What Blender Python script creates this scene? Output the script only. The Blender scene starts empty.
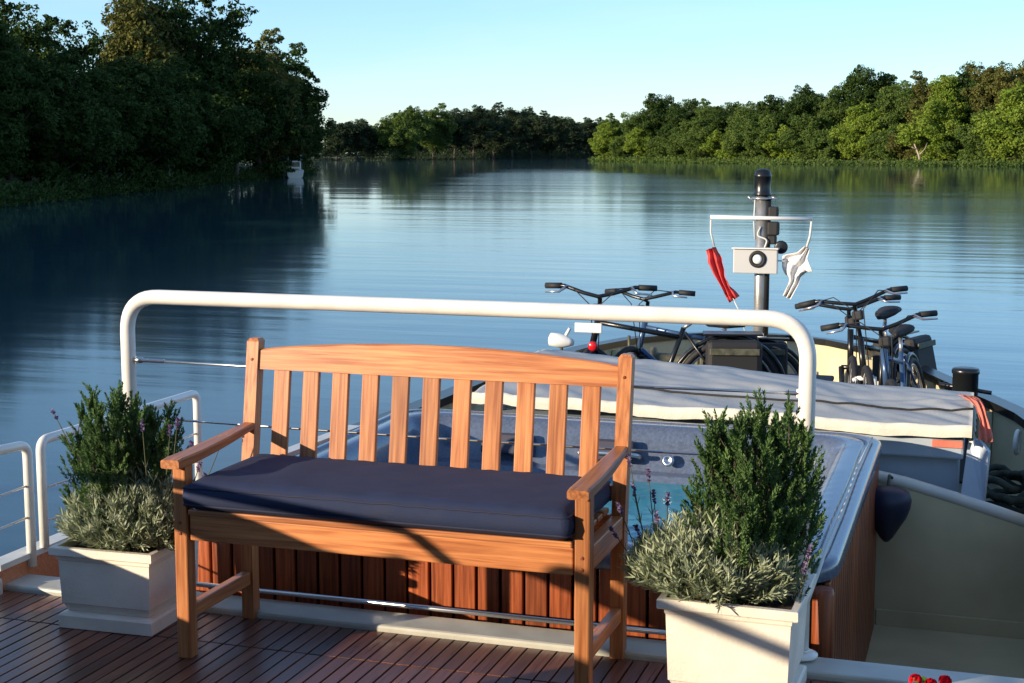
import bpy, bmesh, math, random
from mathutils import Vector, Matrix, noise
R = math.radians
S = bpy.context.scene
C = S.collection
PI = math.pi
YAW = R(18)

# ------------------------------------------------------------------ helpers
def W(xc, D, z=0.0):
    """point given sideways (xc) and ahead (D) of the viewer, in metres -> boat frame"""
    c, s = math.cos(YAW), math.sin(YAW)
    return Vector((xc*c - D*s, xc*s + D*c, z))

def tag(o, label=None, cat=None, group=None, kind=None):
    if label: o['label'] = label
    if cat: o['category'] = cat
    if group: o['group'] = group
    if kind: o['kind'] = kind
    return o

def empty(name, loc=(0, 0, 0), rz=0.0):
    o = bpy.data.objects.new(name, None)
    o.location = loc; o.rotation_euler = (0, 0, rz)
    o.empty_display_size = .1
    C.objects.link(o)
    return o

class MB:
    def __init__(self):
        self.v = []; self.f = []; self.g = []; self.sm = []
    def add(self, verts, faces, gv=None, smooth=False):
        b = len(self.v)
        self.v += [tuple(p) for p in verts]
        self.g += [tuple(p) for p in (gv if gv is not None else verts)]
        for f in faces:
            self.f.append([b+i for i in f]); self.sm.append(smooth)
        return self
    def box(self, x0, x1, y0, y1, z0, z1, bev=0.0, M=None, axis=None, rnd=None):
        sx, sy, sz = x1-x0, y1-y0, z1-z0
        bm = bmesh.new()
        bmesh.ops.create_cube(bm, size=1)
        for v in bm.verts: v.co = Vector((v.co.x*sx, v.co.y*sy, v.co.z*sz))
        if bev > 0:
            bmesh.ops.bevel(bm, geom=bm.edges[:], offset=bev, segments=2, profile=.5, affect='EDGES')
        c = Vector(((x0+x1)/2, (y0+y1)/2, (z0+z1)/2))
        if axis is None: axis = max(range(3), key=lambda i: (sx, sy, sz)[i])
        order = {0: (0, 1, 2), 1: (1, 0, 2), 2: (2, 0, 1)}[axis]
        r = rnd if rnd is not None else random.random()*40
        vs, gs = [], []
        for v in bm.verts:
            gs.append((v.co[order[0]]+r, v.co[order[1]]+r*1.7, v.co[order[2]]+r*.7))
            p = v.co + c
            vs.append(M @ p if M is not None else p)
        bm.verts.index_update()
        fs = [[v.index for v in f.verts] for f in bm.faces]
        bm.free()
        return self.add(vs, fs, gs)
    def beam(self, a, b, w, h, bev=.004, up=Vector((0, 0, 1))):
        """box from a to b, width w, height h"""
        a, b = Vector(a), Vector(b)
        d = b-a; L = d.length; x = d/L
        if abs(x.dot(up)) > .98: up = Vector((0, 1, 0))
        y = up.cross(x).normalized(); z = x.cross(y)
        M = Matrix((x, y, z)).transposed().to_4x4(); M.translation = (a+b)/2
        return self.box(-L/2, L/2, -w/2, w/2, -h/2, h/2, bev, M, axis=0)
    def tube(self, pts, r, n=10, cap=True, closed=False):
        pts = [Vector(p) for p in pts]
        rs = r if isinstance(r, (list, tuple)) else [r]*len(pts)
        m = len(pts); vs = []; fs = []
        T = []
        for i in range(m):
            if closed: t = pts[(i+1) % m]-pts[i-1]
            else: t = pts[min(i+1, m-1)]-pts[max(i-1, 0)]
            if t.length < 1e-9: t = Vector((0, 0, 1))
            T.append(t.normalized())
        u = T[0].orthogonal().normalized(); gs = []; L = 0; rr = random.random()*10
        for i in range(m):
            u = (u - T[i]*u.dot(T[i]))
            if u.length < 1e-6: u = T[i].orthogonal()
            u.normalize(); w = T[i].cross(u)
            if i: L += (pts[i]-pts[i-1]).length
            for k in range(n):
                a = 2*PI*k/n
                vs.append(pts[i]+(u*math.cos(a)+w*math.sin(a))*rs[i])
                gs.append((L+rr, rs[i]*math.cos(a), rs[i]*math.sin(a)))
        for i in range(m if closed else m-1):
            j = (i+1) % m
            for k in range(n):
                l = (k+1) % n
                fs.append((i*n+k, i*n+l, j*n+l, j*n+k))
        self.add(vs, fs, gs, True)
        if cap and not closed:
            b = len(self.v)-m*n
            self.f.append([b+k for k in range(n)][::-1]); self.sm.append(False)
            self.f.append([b+(m-1)*n+k for k in range(n)]); self.sm.append(False)
        return self
    def lathe(self, prof, n=20, M=None, smooth=True):
        vs = []; fs = []
        for (r, z) in prof:
            for k in range(n):
                a = 2*PI*k/n; vs.append(Vector((r*math.cos(a), r*math.sin(a), z)))
        for i in range(len(prof)-1):
            for k in range(n):
                l = (k+1) % n
                fs.append((i*n+k, i*n+l, (i+1)*n+l, (i+1)*n+k))
        fs.append(tuple(range(n))[::-1]); fs.append(tuple((len(prof)-1)*n+k for k in range(n)))
        if M is not None: vs = [M @ v for v in vs]
        return self.add(vs, fs, None, smooth)
    def torus(self, Rr, r, M=None, n=36, k=8):
        pts = [Vector((Rr*math.cos(2*PI*i/n), Rr*math.sin(2*PI*i/n), 0)) for i in range(n)]
        if M is not None: pts = [M @ p for p in pts]
        return self.tube(pts, r, k, closed=True)
    def build(self, name, mat, parent=None, flat=False):
        me = bpy.data.meshes.new(name)
        me.from_pydata(self.v, [], self.f)
        at = me.attributes.new('grain', 'FLOAT_VECTOR', 'POINT')
        at.data.foreach_set('vector', [c for p in self.g for c in p])
        me.polygons.foreach_set('use_smooth', [bool(s) and not flat for s in self.sm])
        me.materials.append(mat)
        me.update()
        o = bpy.data.objects.new(name, me); C.objects.link(o)
        if parent is not None: o.parent = parent
        return o

def arc(c, a0, a1, r, u, v, n=8):
    c, u, v = Vector(c), Vector(u), Vector(v)
    return [c+u*r*math.cos(a0+(a1-a0)*i/n)+v*r*math.sin(a0+(a1-a0)*i/n) for i in range(n+1)]

def roundpath(pts, r, n=7):
    """polyline with rounded corners"""
    pts = [Vector(p) for p in pts]; out = [pts[0]]
    for i in range(1, len(pts)-1):
        a, b, c = pts[i-1], pts[i], pts[i+1]
        d1 = (a-b); d2 = (c-b)
        rr = min(r, d1.length*.49, d2.length*.49)
        p = b+d1.normalized()*rr; q = b+d2.normalized()*rr
        for k in range(n+1):
            t = k/n
            out.append(p*(1-t)**2 + b*2*t*(1-t) + q*t*t)
    out.append(pts[-1])
    return out

def copy_tree(o, parent=None):
    c = o.copy(); C.objects.link(c)
    if parent is not None: c.parent = parent
    for ch in list(o.children): copy_tree(ch, c)
    return c

# ------------------------------------------------------------------ materials
def mat(name, col, rough=.5, metal=0.0, spec=.5, bump=0.0, bscale=60, var=0.0, vscale=8, coat=0.0, obj=True):
    m = bpy.data.materials.new(name); m.use_nodes = True
    nt = m.node_tree; b = nt.nodes['Principled BSDF']
    b.inputs['Base Color'].default_value = (*col, 1)
    b.inputs['Roughness'].default_value = rough
    b.inputs['Metallic'].default_value = metal
    b.inputs['Specular IOR Level'].default_value = spec
    if coat: b.inputs['Coat Weight'].default_value = coat; b.inputs['Coat Roughness'].default_value = .15
    tc = nt.nodes.new('ShaderNodeTexCoord')
    if var:
        n = nt.nodes.new('ShaderNodeTexNoise'); n.inputs['Scale'].default_value = vscale; n.inputs['Detail'].default_value = 5
        nt.links.new(tc.outputs['Object'], n.inputs['Vector'])
        r = nt.nodes.new('ShaderNodeValToRGB')
        r.color_ramp.elements[0].position = .3; r.color_ramp.elements[1].position = .7
        r.color_ramp.elements[0].color = (*[c*(1-var) for c in col], 1)
        r.color_ramp.elements[1].color = (*[min(1, c*(1+var)) for c in col], 1)
        nt.links.new(n.outputs['Fac'], r.inputs['Fac']); nt.links.new(r.outputs['Color'], b.inputs['Base Color'])
        rm = nt.nodes.new('ShaderNodeMapRange'); rm.inputs['To Min'].default_value = rough*.8; rm.inputs['To Max'].default_value = min(1, rough*1.25)
        nt.links.new(n.outputs['Fac'], rm.inputs['Value']); nt.links.new(rm.outputs['Result'], b.inputs['Roughness'])
    if bump:
        n = nt.nodes.new('ShaderNodeTexNoise'); n.inputs['Scale'].default_value = bscale; n.inputs['Detail'].default_value = 4
        nt.links.new(tc.outputs['Object'], n.inputs['Vector'])
        bp = nt.nodes.new('ShaderNodeBump'); bp.inputs['Strength'].default_value = bump; bp.inputs['Distance'].default_value = .01
        nt.links.new(n.outputs['Fac'], bp.inputs['Height']); nt.links.new(bp.outputs['Normal'], b.inputs['Normal'])
    return m

def wood(name, dark, light, rough=.45, spec=.5, coat=0.0, piece=.35):
    m = bpy.data.materials.new(name); m.use_nodes = True
    nt = m.node_tree; b = nt.nodes['Principled BSDF']; L = nt.links
    at = nt.nodes.new('ShaderNodeAttribute'); at.attribute_name = 'grain'
    mp = nt.nodes.new('ShaderNodeMapping'); mp.inputs['Scale'].default_value = (2.6, 60, 60)
    L.new(at.outputs['Vector'], mp.inputs['Vector'])
    n = nt.nodes.new('ShaderNodeTexNoise'); n.inputs['Scale'].default_value = 1.6; n.inputs['Detail'].default_value = 7; n.inputs['Distortion'].default_value = .25
    L.new(mp.outputs['Vector'], n.inputs['Vector'])
    r = nt.nodes.new('ShaderNodeValToRGB')
    r.color_ramp.elements[0].position = .33; r.color_ramp.elements[0].color = (*dark, 1)
    r.color_ramp.elements[1].position = .66; r.color_ramp.elements[1].color = (*light, 1)
    L.new(n.outputs['Fac'], r.inputs['Fac'])
    # tone of each piece
    mp2 = nt.nodes.new('ShaderNodeMapping'); mp2.inputs['Scale'].default_value = (.35, .35, .35)
    L.new(at.outputs['Vector'], mp2.inputs['Vector'])
    n2 = nt.nodes.new('ShaderNodeTexNoise'); n2.inputs['Scale'].default_value = 1.4; n2.inputs['Detail'].default_value = 1
    L.new(mp2.outputs['Vector'], n2.inputs['Vector'])
    mr = nt.nodes.new('ShaderNodeMapRange'); mr.inputs['From Min'].default_value = .3; mr.inputs['From Max'].default_value = .7
    mr.inputs['To Min'].default_value = 1-piece; mr.inputs['To Max'].default_value = 1+piece
    L.new(n2.outputs['Fac'], mr.inputs['Value'])
    mx = nt.nodes.new('ShaderNodeVectorMath'); mx.operation = 'SCALE'
    L.new(r.outputs['Color'], mx.inputs[0]); L.new(mr.outputs['Result'], mx.inputs['Scale'])
    L.new(mx.outputs['Vector'], b.inputs['Base Color'])
    b.inputs['Roughness'].default_value = rough; b.inputs['Specular IOR Level'].default_value = spec
    if coat: b.inputs['Coat Weight'].default_value = coat; b.inputs['Coat Roughness'].default_value = .12
    rr = nt.nodes.new('ShaderNodeMapRange'); rr.inputs['To Min'].default_value = rough*.7; rr.inputs['To Max'].default_value = rough*1.35
    L.new(n.outputs['Fac'], rr.inputs['Value']); L.new(rr.outputs['Result'], b.inputs['Roughness'])
    bp = nt.nodes.new('ShaderNodeBump'); bp.inputs['Strength'].default_value = .25; bp.inputs['Distance'].default_value = .002
    L.new(n.outputs['Fac'], bp.inputs['Height']); L.new(bp.outputs['Normal'], b.inputs['Normal'])
    return m

def leafmat(name, c0, c1, scale=.35, trans=.25, rough=.7, spec=.08):
    m = bpy.data.materials.new(name); m.use_nodes = True
    nt = m.node_tree; b = nt.nodes['Principled BSDF']; L = nt.links; out = nt.nodes['Material Output']
    tc = nt.nodes.new('ShaderNodeTexCoord')
    n = nt.nodes.new('ShaderNodeTexNoise'); n.inputs['Scale'].default_value = scale; n.inputs['Detail'].default_value = 6
    n.inputs['Roughness'].default_value = .7
    L.new(tc.outputs['Object'], n.inputs['Vector'])
    r = nt.nodes.new('ShaderNodeValToRGB')
    r.color_ramp.elements[0].position = .35; r.color_ramp.elements[0].color = (*c0, 1)
    r.color_ramp.elements[1].position = .65; r.color_ramp.elements[1].color = (*c1, 1)
    L.new(n.outputs['Fac'], r.inputs['Fac']); L.new(r.outputs['Color'], b.inputs['Base Color'])
    b.inputs['Roughness'].default_value = rough; b.inputs['Specular IOR Level'].default_value = spec
    t = nt.nodes.new('ShaderNodeBsdfTranslucent'); L.new(r.outputs['Color'], t.inputs['Color'])
    mx = nt.nodes.new('ShaderNodeMixShader'); mx.inputs[0].default_value = trans
    L.new(b.outputs[0], mx.inputs[1]); L.new(t.outputs[0], mx.inputs[2]); L.new(mx.outputs[0], out.inputs['Surface'])
    return m

M = {}
M['teak'] = wood('teak', (.31, .098, .032), (.56, .222, .076), .38, .5, piece=.28)
M['decktop'] = wood('deck_teak', (.085, .030, .018), (.19, .068, .036), .30, .5, piece=.5)
M['cabinet'] = wood('red_cedar', (.15, .033, .011), (.37, .09, .024), .38, .5, piece=.35)
M['panelwood'] = wood('varnished_panel', (.50, .20, .09), (.66, .30, .15), .4, .5, piece=.1)
M['caulk'] = mat('caulk', (.012, .011, .012), .6)
M['white'] = mat('white_paint', (.78, .76, .70), .34, bump=.12, bscale=18, var=.09, vscale=9, coat=.15)
M['steel'] = mat('stainless', (.6, .6, .6), .28, 1.0)
M['navy'] = mat('navy_canvas', (.011, .021, .064), .85, bump=.35, bscale=420, var=.12, vscale=14)
M['navyseam'] = mat('navy_piping', (.014, .018, .045), .8)
M['cream'] = mat('cream_paint', (.58, .51, .32), .45, bump=.1, bscale=7, var=.14, vscale=3.0)
M['creamcap'] = mat('cream_cap_paint', (.62, .62, .55), .35, bump=.06, bscale=20, var=.06)
M['black'] = mat('black_paint', (.008, .009, .010), .3, bump=.05, bscale=30)
M['rubber'] = mat('black_rubber', (.012, .012, .013), .7)
M['decksheet'] = mat('deck_paint', (.22, .25, .19), .55, bump=.15, bscale=60, var=.2, vscale=3)
M['hatchpaint'] = mat('hatch_paint', (.34, .40, .46), .4, bump=.05, bscale=12, var=.06)
M['planter'] = mat('planter_resin', (.76, .70, .60), .55, bump=.15, bscale=120, var=.13, vscale=5)
M['soil'] = mat('soil', (.03, .02, .014), .95, bump=.6, bscale=60)
M['tarp'] = mat('grey_tarpaulin', (.34, .36, .36), .62, bump=.15, bscale=90, var=.1, vscale=6)
M['tarpedge'] = mat('tarp_lacing', (.62, .60, .50), .7, bump=.2, bscale=90, var=.1)
M['acrylic'] = mat('marbled_acrylic', (.085, .11, .165), .2, var=.22, vscale=70, coat=.4)
M['headrest'] = mat('headrest_foam', (.03, .03, .05), .6)
M['red'] = mat('red_cloth', (.62, .055, .05), .75, bump=.2, bscale=30, var=.15)
M['orange'] = mat('orange_cloth', (.62, .17, .11), .75, bump=.2, bscale=40, var=.2)
M['flagwhite'] = mat('white_cloth', (.72, .70, .68), .8, bump=.2, bscale=30, var=.1)
M['silver'] = mat('bike_silver', (.5, .5, .52), .3, .8)
M['bikeblue'] = mat('bike_blue', (.05, .10, .2), .3, .3)
M['bikewhite'] = mat('bike_white', (.7, .7, .68), .35)
M['redlens'] = mat('red_reflector', (.5, .01, .015), .2)
M['rope'] = mat('green_rope', (.06, .075, .055), .9, bump=.6, bscale=160, var=.3, vscale=30)
M['whiterope'] = mat('white_rope', (.6, .6, .55), .9)
M['winch'] = mat('winch_metal', (.09, .09, .06), .6, .2, bump=.3, bscale=50, var=.4, vscale=20)
M['fender'] = mat('navy_fender', (.010, .016, .045), .45)
M['glass'] = mat('dark_glass', (.02, .03, .035), .08)
M['lensw'] = mat('white_lens', (.75, .75, .75), .15)
M['terracotta'] = mat('terracotta', (.42, .15, .08), .8, bump=.2, var=.1)
M['petal'] = leafmat('geranium_petal', (.55, .004, .012), (.72, .012, .03), 60, .3)
M['lilac'] = leafmat('lavender_petal', (.17, .12, .24), (.30, .23, .38), 60, .3)
M['juniper'] = leafmat('juniper_leaf', (.045, .105, .030), (.15, .245, .085), 22, .25)
M['greyleaf'] = leafmat('silver_leaf', (.20, .25, .13), (.46, .50, .36), 30, .2, .7, .2)
M['geraleaf'] = leafmat('geranium_leaf', (.05, .12, .02), (.12, .24, .05), 30, .3)
M['stem'] = mat('plant_stem', (.07, .08, .035), .8)
M['bark'] = mat('bark', (.085, .065, .045), .9, bump=.6, bscale=4, var=.3, vscale=1.5)
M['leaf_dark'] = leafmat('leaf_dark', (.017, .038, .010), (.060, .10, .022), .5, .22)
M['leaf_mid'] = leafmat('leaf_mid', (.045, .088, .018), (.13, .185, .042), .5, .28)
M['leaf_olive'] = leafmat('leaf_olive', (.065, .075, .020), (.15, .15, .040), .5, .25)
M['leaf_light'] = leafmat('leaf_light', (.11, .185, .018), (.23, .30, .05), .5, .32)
M['leaf_far'] = leafmat('leaf_far', (.022, .040, .022), (.052, .075, .035), .5, .2)

# ------------------------------------------------------------------ world, sun, camera
AZ = R(46); EL = math.atan(.31*math.sin(AZ))         # light travels toward +X,+Y
w = bpy.data.worlds.new('World'); S.world = w; w.use_nodes = True
nt = w.node_tree; bg = nt.nodes['Background']
sky = nt.nodes.new('ShaderNodeTexSky'); sky.sky_type = 'NISHITA'; sky.sun_disc = False
sky.sun_elevation = EL; sky.sun_rotation = AZ+PI
sky.altitude = 50; sky.air_density = 1.0; sky.dust_density = 0.0; sky.ozone_density = 5.0
tcw = nt.nodes.new('ShaderNodeTexCoord'); mpw = nt.nodes.new('ShaderNodeMapping'); mpw.inputs['Scale'].default_value = (1.2, 1.2, 9)
mpw.inputs['Rotation'].default_value = (R(8), R(5), 0)
nt.links.new(tcw.outputs['Generated'], mpw.inputs['Vector']); nzw = nt.nodes.new('ShaderNodeTexNoise'); nzw.inputs['Scale'].default_value = 1.7; nzw.inputs['Detail'].default_value = 7; nzw.inputs['Distortion'].default_value = .6
nt.links.new(mpw.outputs['Vector'], nzw.inputs['Vector']); mrw = nt.nodes.new('ShaderNodeMapRange'); mrw.inputs['From Min'].default_value = .5; mrw.inputs['From Max'].default_value = .8; mrw.inputs['To Min'].default_value = .12; mrw.inputs['To Max'].default_value = .42
nt.links.new(nzw.outputs['Fac'], mrw.inputs['Value']); mxw = nt.nodes.new('ShaderNodeMixRGB'); mxw.inputs['Color2'].default_value = (3.3, 3.7, 4.2, 1)
nt.links.new(mrw.outputs['Result'], mxw.inputs['Fac']); nt.links.new(sky.outputs[0], mxw.inputs['Color1']); nt.links.new(mxw.outputs[0], bg.inputs['Color']); bg.inputs['Strength'].default_value = .15
sd = bpy.data.lights.new('sun', 'SUN'); sd.energy = 4.5; sd.angle = R(.5); sd.color = (1, .82, .60)
so = bpy.data.objects.new('sun', sd); C.objects.link(so)
ldir = Vector((math.sin(AZ)*math.cos(EL), math.cos(AZ)*math.cos(EL), -math.sin(EL)))
so.rotation_euler = ldir.to_track_quat('-Z', 'Y').to_euler(); so.location = (-20, -15, 12)
cd = bpy.data.cameras.new('camera'); cd.sensor_width = 36; cd.lens = 1450/1024*36
cd.clip_start = .05; cd.clip_end = 20000
co = bpy.data.objects.new('camera', cd); C.objects.link(co); S.camera = co
co.location = (0, 0, 1.6); co.rotation_euler = (PI/2-math.atan((341.5-151)/1450), 0, YAW)
S.view_settings.view_transform = 'Standard'; S.view_settings.look = 'None'
S.view_settings.gamma = 1; S.view_settings.exposure = 0.82
S.render.engine = 'CYCLES'; S.render.resolution_x = 1024; S.render.resolution_y = 683
S.cycles.max_bounces = 8; S.cycles.transparent_max_bounces = 8

# ------------------------------------------------------------------ water and land
WZ = -1.6
def water():
    m = bpy.data.materials.new('river_water'); m.use_nodes = True
    nt = m.node_tree; b = nt.nodes['Principled BSDF']; L = nt.links
    b.inputs['Base Color'].default_value = (.018, .055, .072, 1)
    b.inputs['Roughness'].default_value = .035; b.inputs['IOR'].default_value = 1.333
    tc = nt.nodes.new('ShaderNodeTexCoord')
    def nz(sc, sx, sy, det, rot=0.0):
        mp = nt.nodes.new('ShaderNodeMapping'); mp.inputs['Scale'].default_value = (sx, sy, 1)
        mp.inputs['Rotation'].default_value = (0, 0, -YAW+rot)
        L.new(tc.outputs['Object'], mp.inputs['Vector'])
        n = nt.nodes.new('ShaderNodeTexNoise'); n.inputs['Scale'].default_value = sc; n.inputs['Detail'].default_value = det
        n.inputs['Roughness'].default_value = .5
        L.new(mp.outputs['Vector'], n.inputs['Vector']); return n
    a = nz(.55, .30, 1.5, 3, .06)         # short wind ripples, crests across the view
    c = nz(.10, .35, 1.3, 2, -.08)        # slow swell
    big = nz(.012, .3, 1.6, 3)            # patches of breeze
    mr = nt.nodes.new('ShaderNodeMapRange'); mr.inputs['From Min'].default_value = .38; mr.inputs['From Max'].default_value = .62
    mr.inputs['To Min'].default_value = .35; mr.inputs['To Max'].default_value = 1.0
    L.new(big.outputs['Fac'], mr.inputs['Value'])
    ml = nt.nodes.new('ShaderNodeMath'); ml.operation = 'MULTIPLY'
    L.new(a.outputs['Fac'], ml.inputs[0]); L.new(mr.outputs['Result'], ml.inputs[1])
    b1 = nt.nodes.new('ShaderNodeBump'); b1.inputs['Strength'].default_value = 1; b1.inputs['Distance'].default_value = .023
    pass
    b2 = nt.nodes.new('ShaderNodeBump'); b2.inputs['Strength'].default_value = 1; b2.inputs['Distance'].default_value = .035
    L.new(c.outputs['Fac'], b2.inputs['Height']); L.new(b1.outputs['Normal'], b2.inputs['Normal'])
    L.new(b2.outputs['Normal'], b.inputs['Normal'])
    # ripple zone near the boat, sheltered calm water further out
    sp = nt.nodes.new('ShaderNodeMapping'); sp.vector_type = 'POINT'; sp.inputs['Rotation'].default_value = (0, 0, -YAW)
    L.new(tc.outputs['Object'], sp.inputs['Vector']); sx = nt.nodes.new('ShaderNodeSeparateXYZ'); L.new(sp.outputs['Vector'], sx.inputs[0])
    wob = nz(.02, .25, 1.0, 3); wm_ = nt.nodes.new('ShaderNodeMath'); wm_.operation = 'MULTIPLY_ADD'; wm_.inputs[1].default_value = 40; L.new(wob.outputs['Fac'], wm_.inputs[0]); L.new(sx.outputs['Y'], wm_.inputs[2])
    zn = nt.nodes.new('ShaderNodeMapRange'); zn.interpolation_type = 'SMOOTHSTEP'; zn.inputs['From Min'].default_value = 65; zn.inputs['From Max'].default_value = 175
    zn.inputs['To Min'].default_value = .105; zn.inputs['To Max'].default_value = .045
    def mth(op, a, b_=None):
        q = nt.nodes.new('ShaderNodeMath'); q.operation = op
        for k, v in enumerate((a, b_)):
            if v is None: continue
            if isinstance(v, (int, float)): q.inputs[k].default_value = v
            else: L.new(v, q.inputs[k])
        return q.outputs[0]
    def smr(v, a, b_, c, d):
        q = nt.nodes.new('ShaderNodeMapRange'); q.interpolation_type = 'SMOOTHSTEP'
        for k, x in zip(('From Min', 'From Max', 'To Min', 'To Max'), (a, b_, c, d)): q.inputs[k].default_value = x
        L.new(v, q.inputs['Value']); return q.outputs['Result']
    mid = smr(mth('ABSOLUTE', mth('SUBTRACT', sx.outputs['X'], 5.0)), 2, 30, 150, 0)      # the open fairway is breezier
    lee = smr(sx.outputs['X'], -14, -1, 105, 0)                                        # lee under the left bank
    wob2 = nz(.09, .12, 1.0, 4)
    mid = mth('MULTIPLY', mid, smr(sx.outputs['Y'], 80, 190, 0, 1))
    zone = mth('ADD', mth('SUBTRACT', wm_.outputs[0], mid), lee)
    zone = mth('ADD', zone, mth('MULTIPLY', mth('SUBTRACT', wob2.outputs['Fac'], .5), 150))
    amp = smr(zone, 60, 170, 1.0, .30)
    L.new(mth('MULTIPLY', ml.outputs[0], amp), b1.inputs['Height'])
    L.new(zone, zn.inputs['Value']); L.new(zn.outputs['Result'], b.inputs['Roughness'])
    mb = MB(); s = 7000
    mb.add([(-s, -s, WZ), (s, -s, WZ), (s, s, WZ), (-s, s, WZ)], [(0, 1, 2, 3)])
    tag(mb.build('river', m), kind='structure')
water()

def land(name, outline, mt, top=.5):
    """low bank: outline in (xc, D); a sloping rim falls into the water"""
    mb = MB(); n = len(outline)
    cx_ = sum(p[0] for p in outline)/n; cy_ = sum(p[1] for p in outline)/n
    pts = []
    for i in range(n):
        a, b = outline[i], outline[(i+1) % n]
        L = math.hypot(b[0]-a[0], b[1]-a[1]); k = max(1, min(60, int(L/6)))
        for j in range(k):
            t = j/k; pts.append((a[0]+(b[0]-a[0])*t + random.uniform(-.6, .6)*(L < 900), a[1]+(b[1]-a[1])*t+random.uniform(-.6, .6)*(L < 900)))
    m_ = len(pts); vs = []
    for (rin, z) in ((0, WZ-.5), (.8, WZ+.15), (2.2, WZ+top), (8, WZ+top+.5)):
        for (x, y) in pts:
            d = math.hypot(cx_-x, cy_-y); vs.append(W(x+(cx_-x)/d*rin, y+(cy_-y)/d*rin, z+(random.uniform(-.08, .08) if z > WZ else 0)))
    fs = []
    for q in range(3):
        for i in range(m_):
            j = (i+1) % m_; fs.append((q*m_+i, q*m_+j, (q+1)*m_+j, (q+1)*m_+i))
    fs.append(tuple(3*m_+i for i in range(m_)))
    mb.add(vs, fs, None, False)
    return tag(mb.build(name, mt), kind='structure')
M['bank'] = mat('bank_grass', (.07, .085, .03), .95, bump=.5, bscale=3, var=.4, vscale=.4)
random.seed(3)
land('left_bank', [(-29, -60), (-30, 60), (-30.5, 140), (-30, 190), (-31, 222), (-45, 245), (-90, 300), (-260, 380), (-400, 100), (-300, -60)], M['bank'])
land('centre_bank', [(-130, 475), (-60, 505), (-42, 500), (-25, 560), (10, 660), (40, 760), (60, 900), (100, 1200), (-900, 1400), (-700, 600)], M['bank'])
land('right_bank', [(27, 470), (45, 400), (68, 350), (90, 315), (110, 285), (150, 240), (400, 200), (1500, 600), (900, 1800), (60, 1100), (40, 640)], M['bank'])

# ------------------------------------------------------------------ trees
def crown_mesh(name, seed, H, cz, rz, rx, lobes, per, leaf, lr=(.09, .16), flat=.7, poke=1.0, droop=0.0):
    rnd = random.Random(seed); vs = []; fs = []; gs = []
    cs = []
    for i in range(lobes):
        for _ in range(50):
            d = Vector((rnd.uniform(-1, 1), rnd.uniform(-1, 1), rnd.uniform(-1, 1)))
            if .35 < d.length < 1: break
        k = rnd.uniform(.78, 1.08) * poke
        wid = 1.0
        c = Vector((d.x*rx*H*wid*k, d.y*rx*H*wid*k, cz*H + d.z*rz*H*k))
        cs.append((c, rnd.uniform(*lr)*H))
    # inner mass
    for i in range(int(lobes*.35)):
        a = rnd.uniform(0, 2*PI); q = rnd.uniform(0, .45)
        cs.append((Vector((math.cos(a)*q*rx*H, math.sin(a)*q*rx*H, cz*H+rnd.uniform(-.65, .6)*rz*H)), rnd.uniform(.12, .18)*H))
    for (c, r) in cs:
        sub = [(c+Vector((rnd.gauss(0, 1), rnd.gauss(0, 1), rnd.gauss(0, .8))).normalized()*r*rnd.uniform(.35, 1.05), r*rnd.uniform(.22, .45)) for _ in range(9)]
        for _ in range(per):
            if rnd.random() < .75:
                sc, sr = rnd.choice(sub)
            else: sc, sr = c, r*.95
            d = Vector((rnd.gauss(0, 1), rnd.gauss(0, 1), rnd.gauss(0, 1)+.15)).normalized()
            p = sc + Vector((d.x, d.y, d.z*flat))*sr*rnd.uniform(.35, 1.0)**.5
            if p.z < .015*H: p.z = .015*H+rnd.random()*.02*H
            nrm = (d+Vector((rnd.gauss(0, .6), rnd.gauss(0, .6), rnd.gauss(.25, .6)))).normalized()
            u = nrm.orthogonal().normalized()
            u.rotate(Matrix.Rotation(rnd.uniform(0, 2*PI), 3, nrm)); v = nrm.cross(u)
            s = leaf*rnd.uniform(.6, 1.35)
            b = len(vs)
            vs += [p-u*s, p+v*s*.55+nrm*s*.12, p+u*s, p-v*s*.55+nrm*s*.1]
            fs.append((b, b+1, b+2, b+3))
    me = bpy.data.meshes.new(name); me.from_pydata([tuple(v) for v in vs], [], fs); me.update()
    return me, cs

def trunk_mesh(name, seed, H, base, cs, r0):
    rnd = random.Random(seed+99); mb = MB()
    top = Vector((rnd.uniform(-.03, .03)*H, rnd.uniform(-.03, .03)*H, .62*H))
    n = 8; pts = [Vector((0, 0, -.4)).lerp(top, i/n)+Vector((rnd.uniform(-1, 1), rnd.uniform(-1, 1), 0))*.006*H*(i > 0) for i in range(n+1)]
    mb.tube(pts, [r0*(1.25 if i == 0 else 1-.75*i/n) for i in range(n+1)], 9)
    for (c, r) in cs:
        if rnd.random() < .7:
            t = rnd.uniform(.35, .95); a = pts[0].lerp(top, t); 
            if a.z > c.z: a = pts[0].lerp(top, max(.15, min(.9, (c.z-.12*H)/(.62*H))))
            mid = a.lerp(c, .5)+Vector((0, 0, -.02*H))
            rr = r0*.34
            mb.tube([a, mid, c], [rr, rr*.6, rr*.2], 5, cap=False)
    o = mb.build(name, M['bark'])
    me = o.data; bpy.data.objects.remove(o)
    return me

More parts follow.
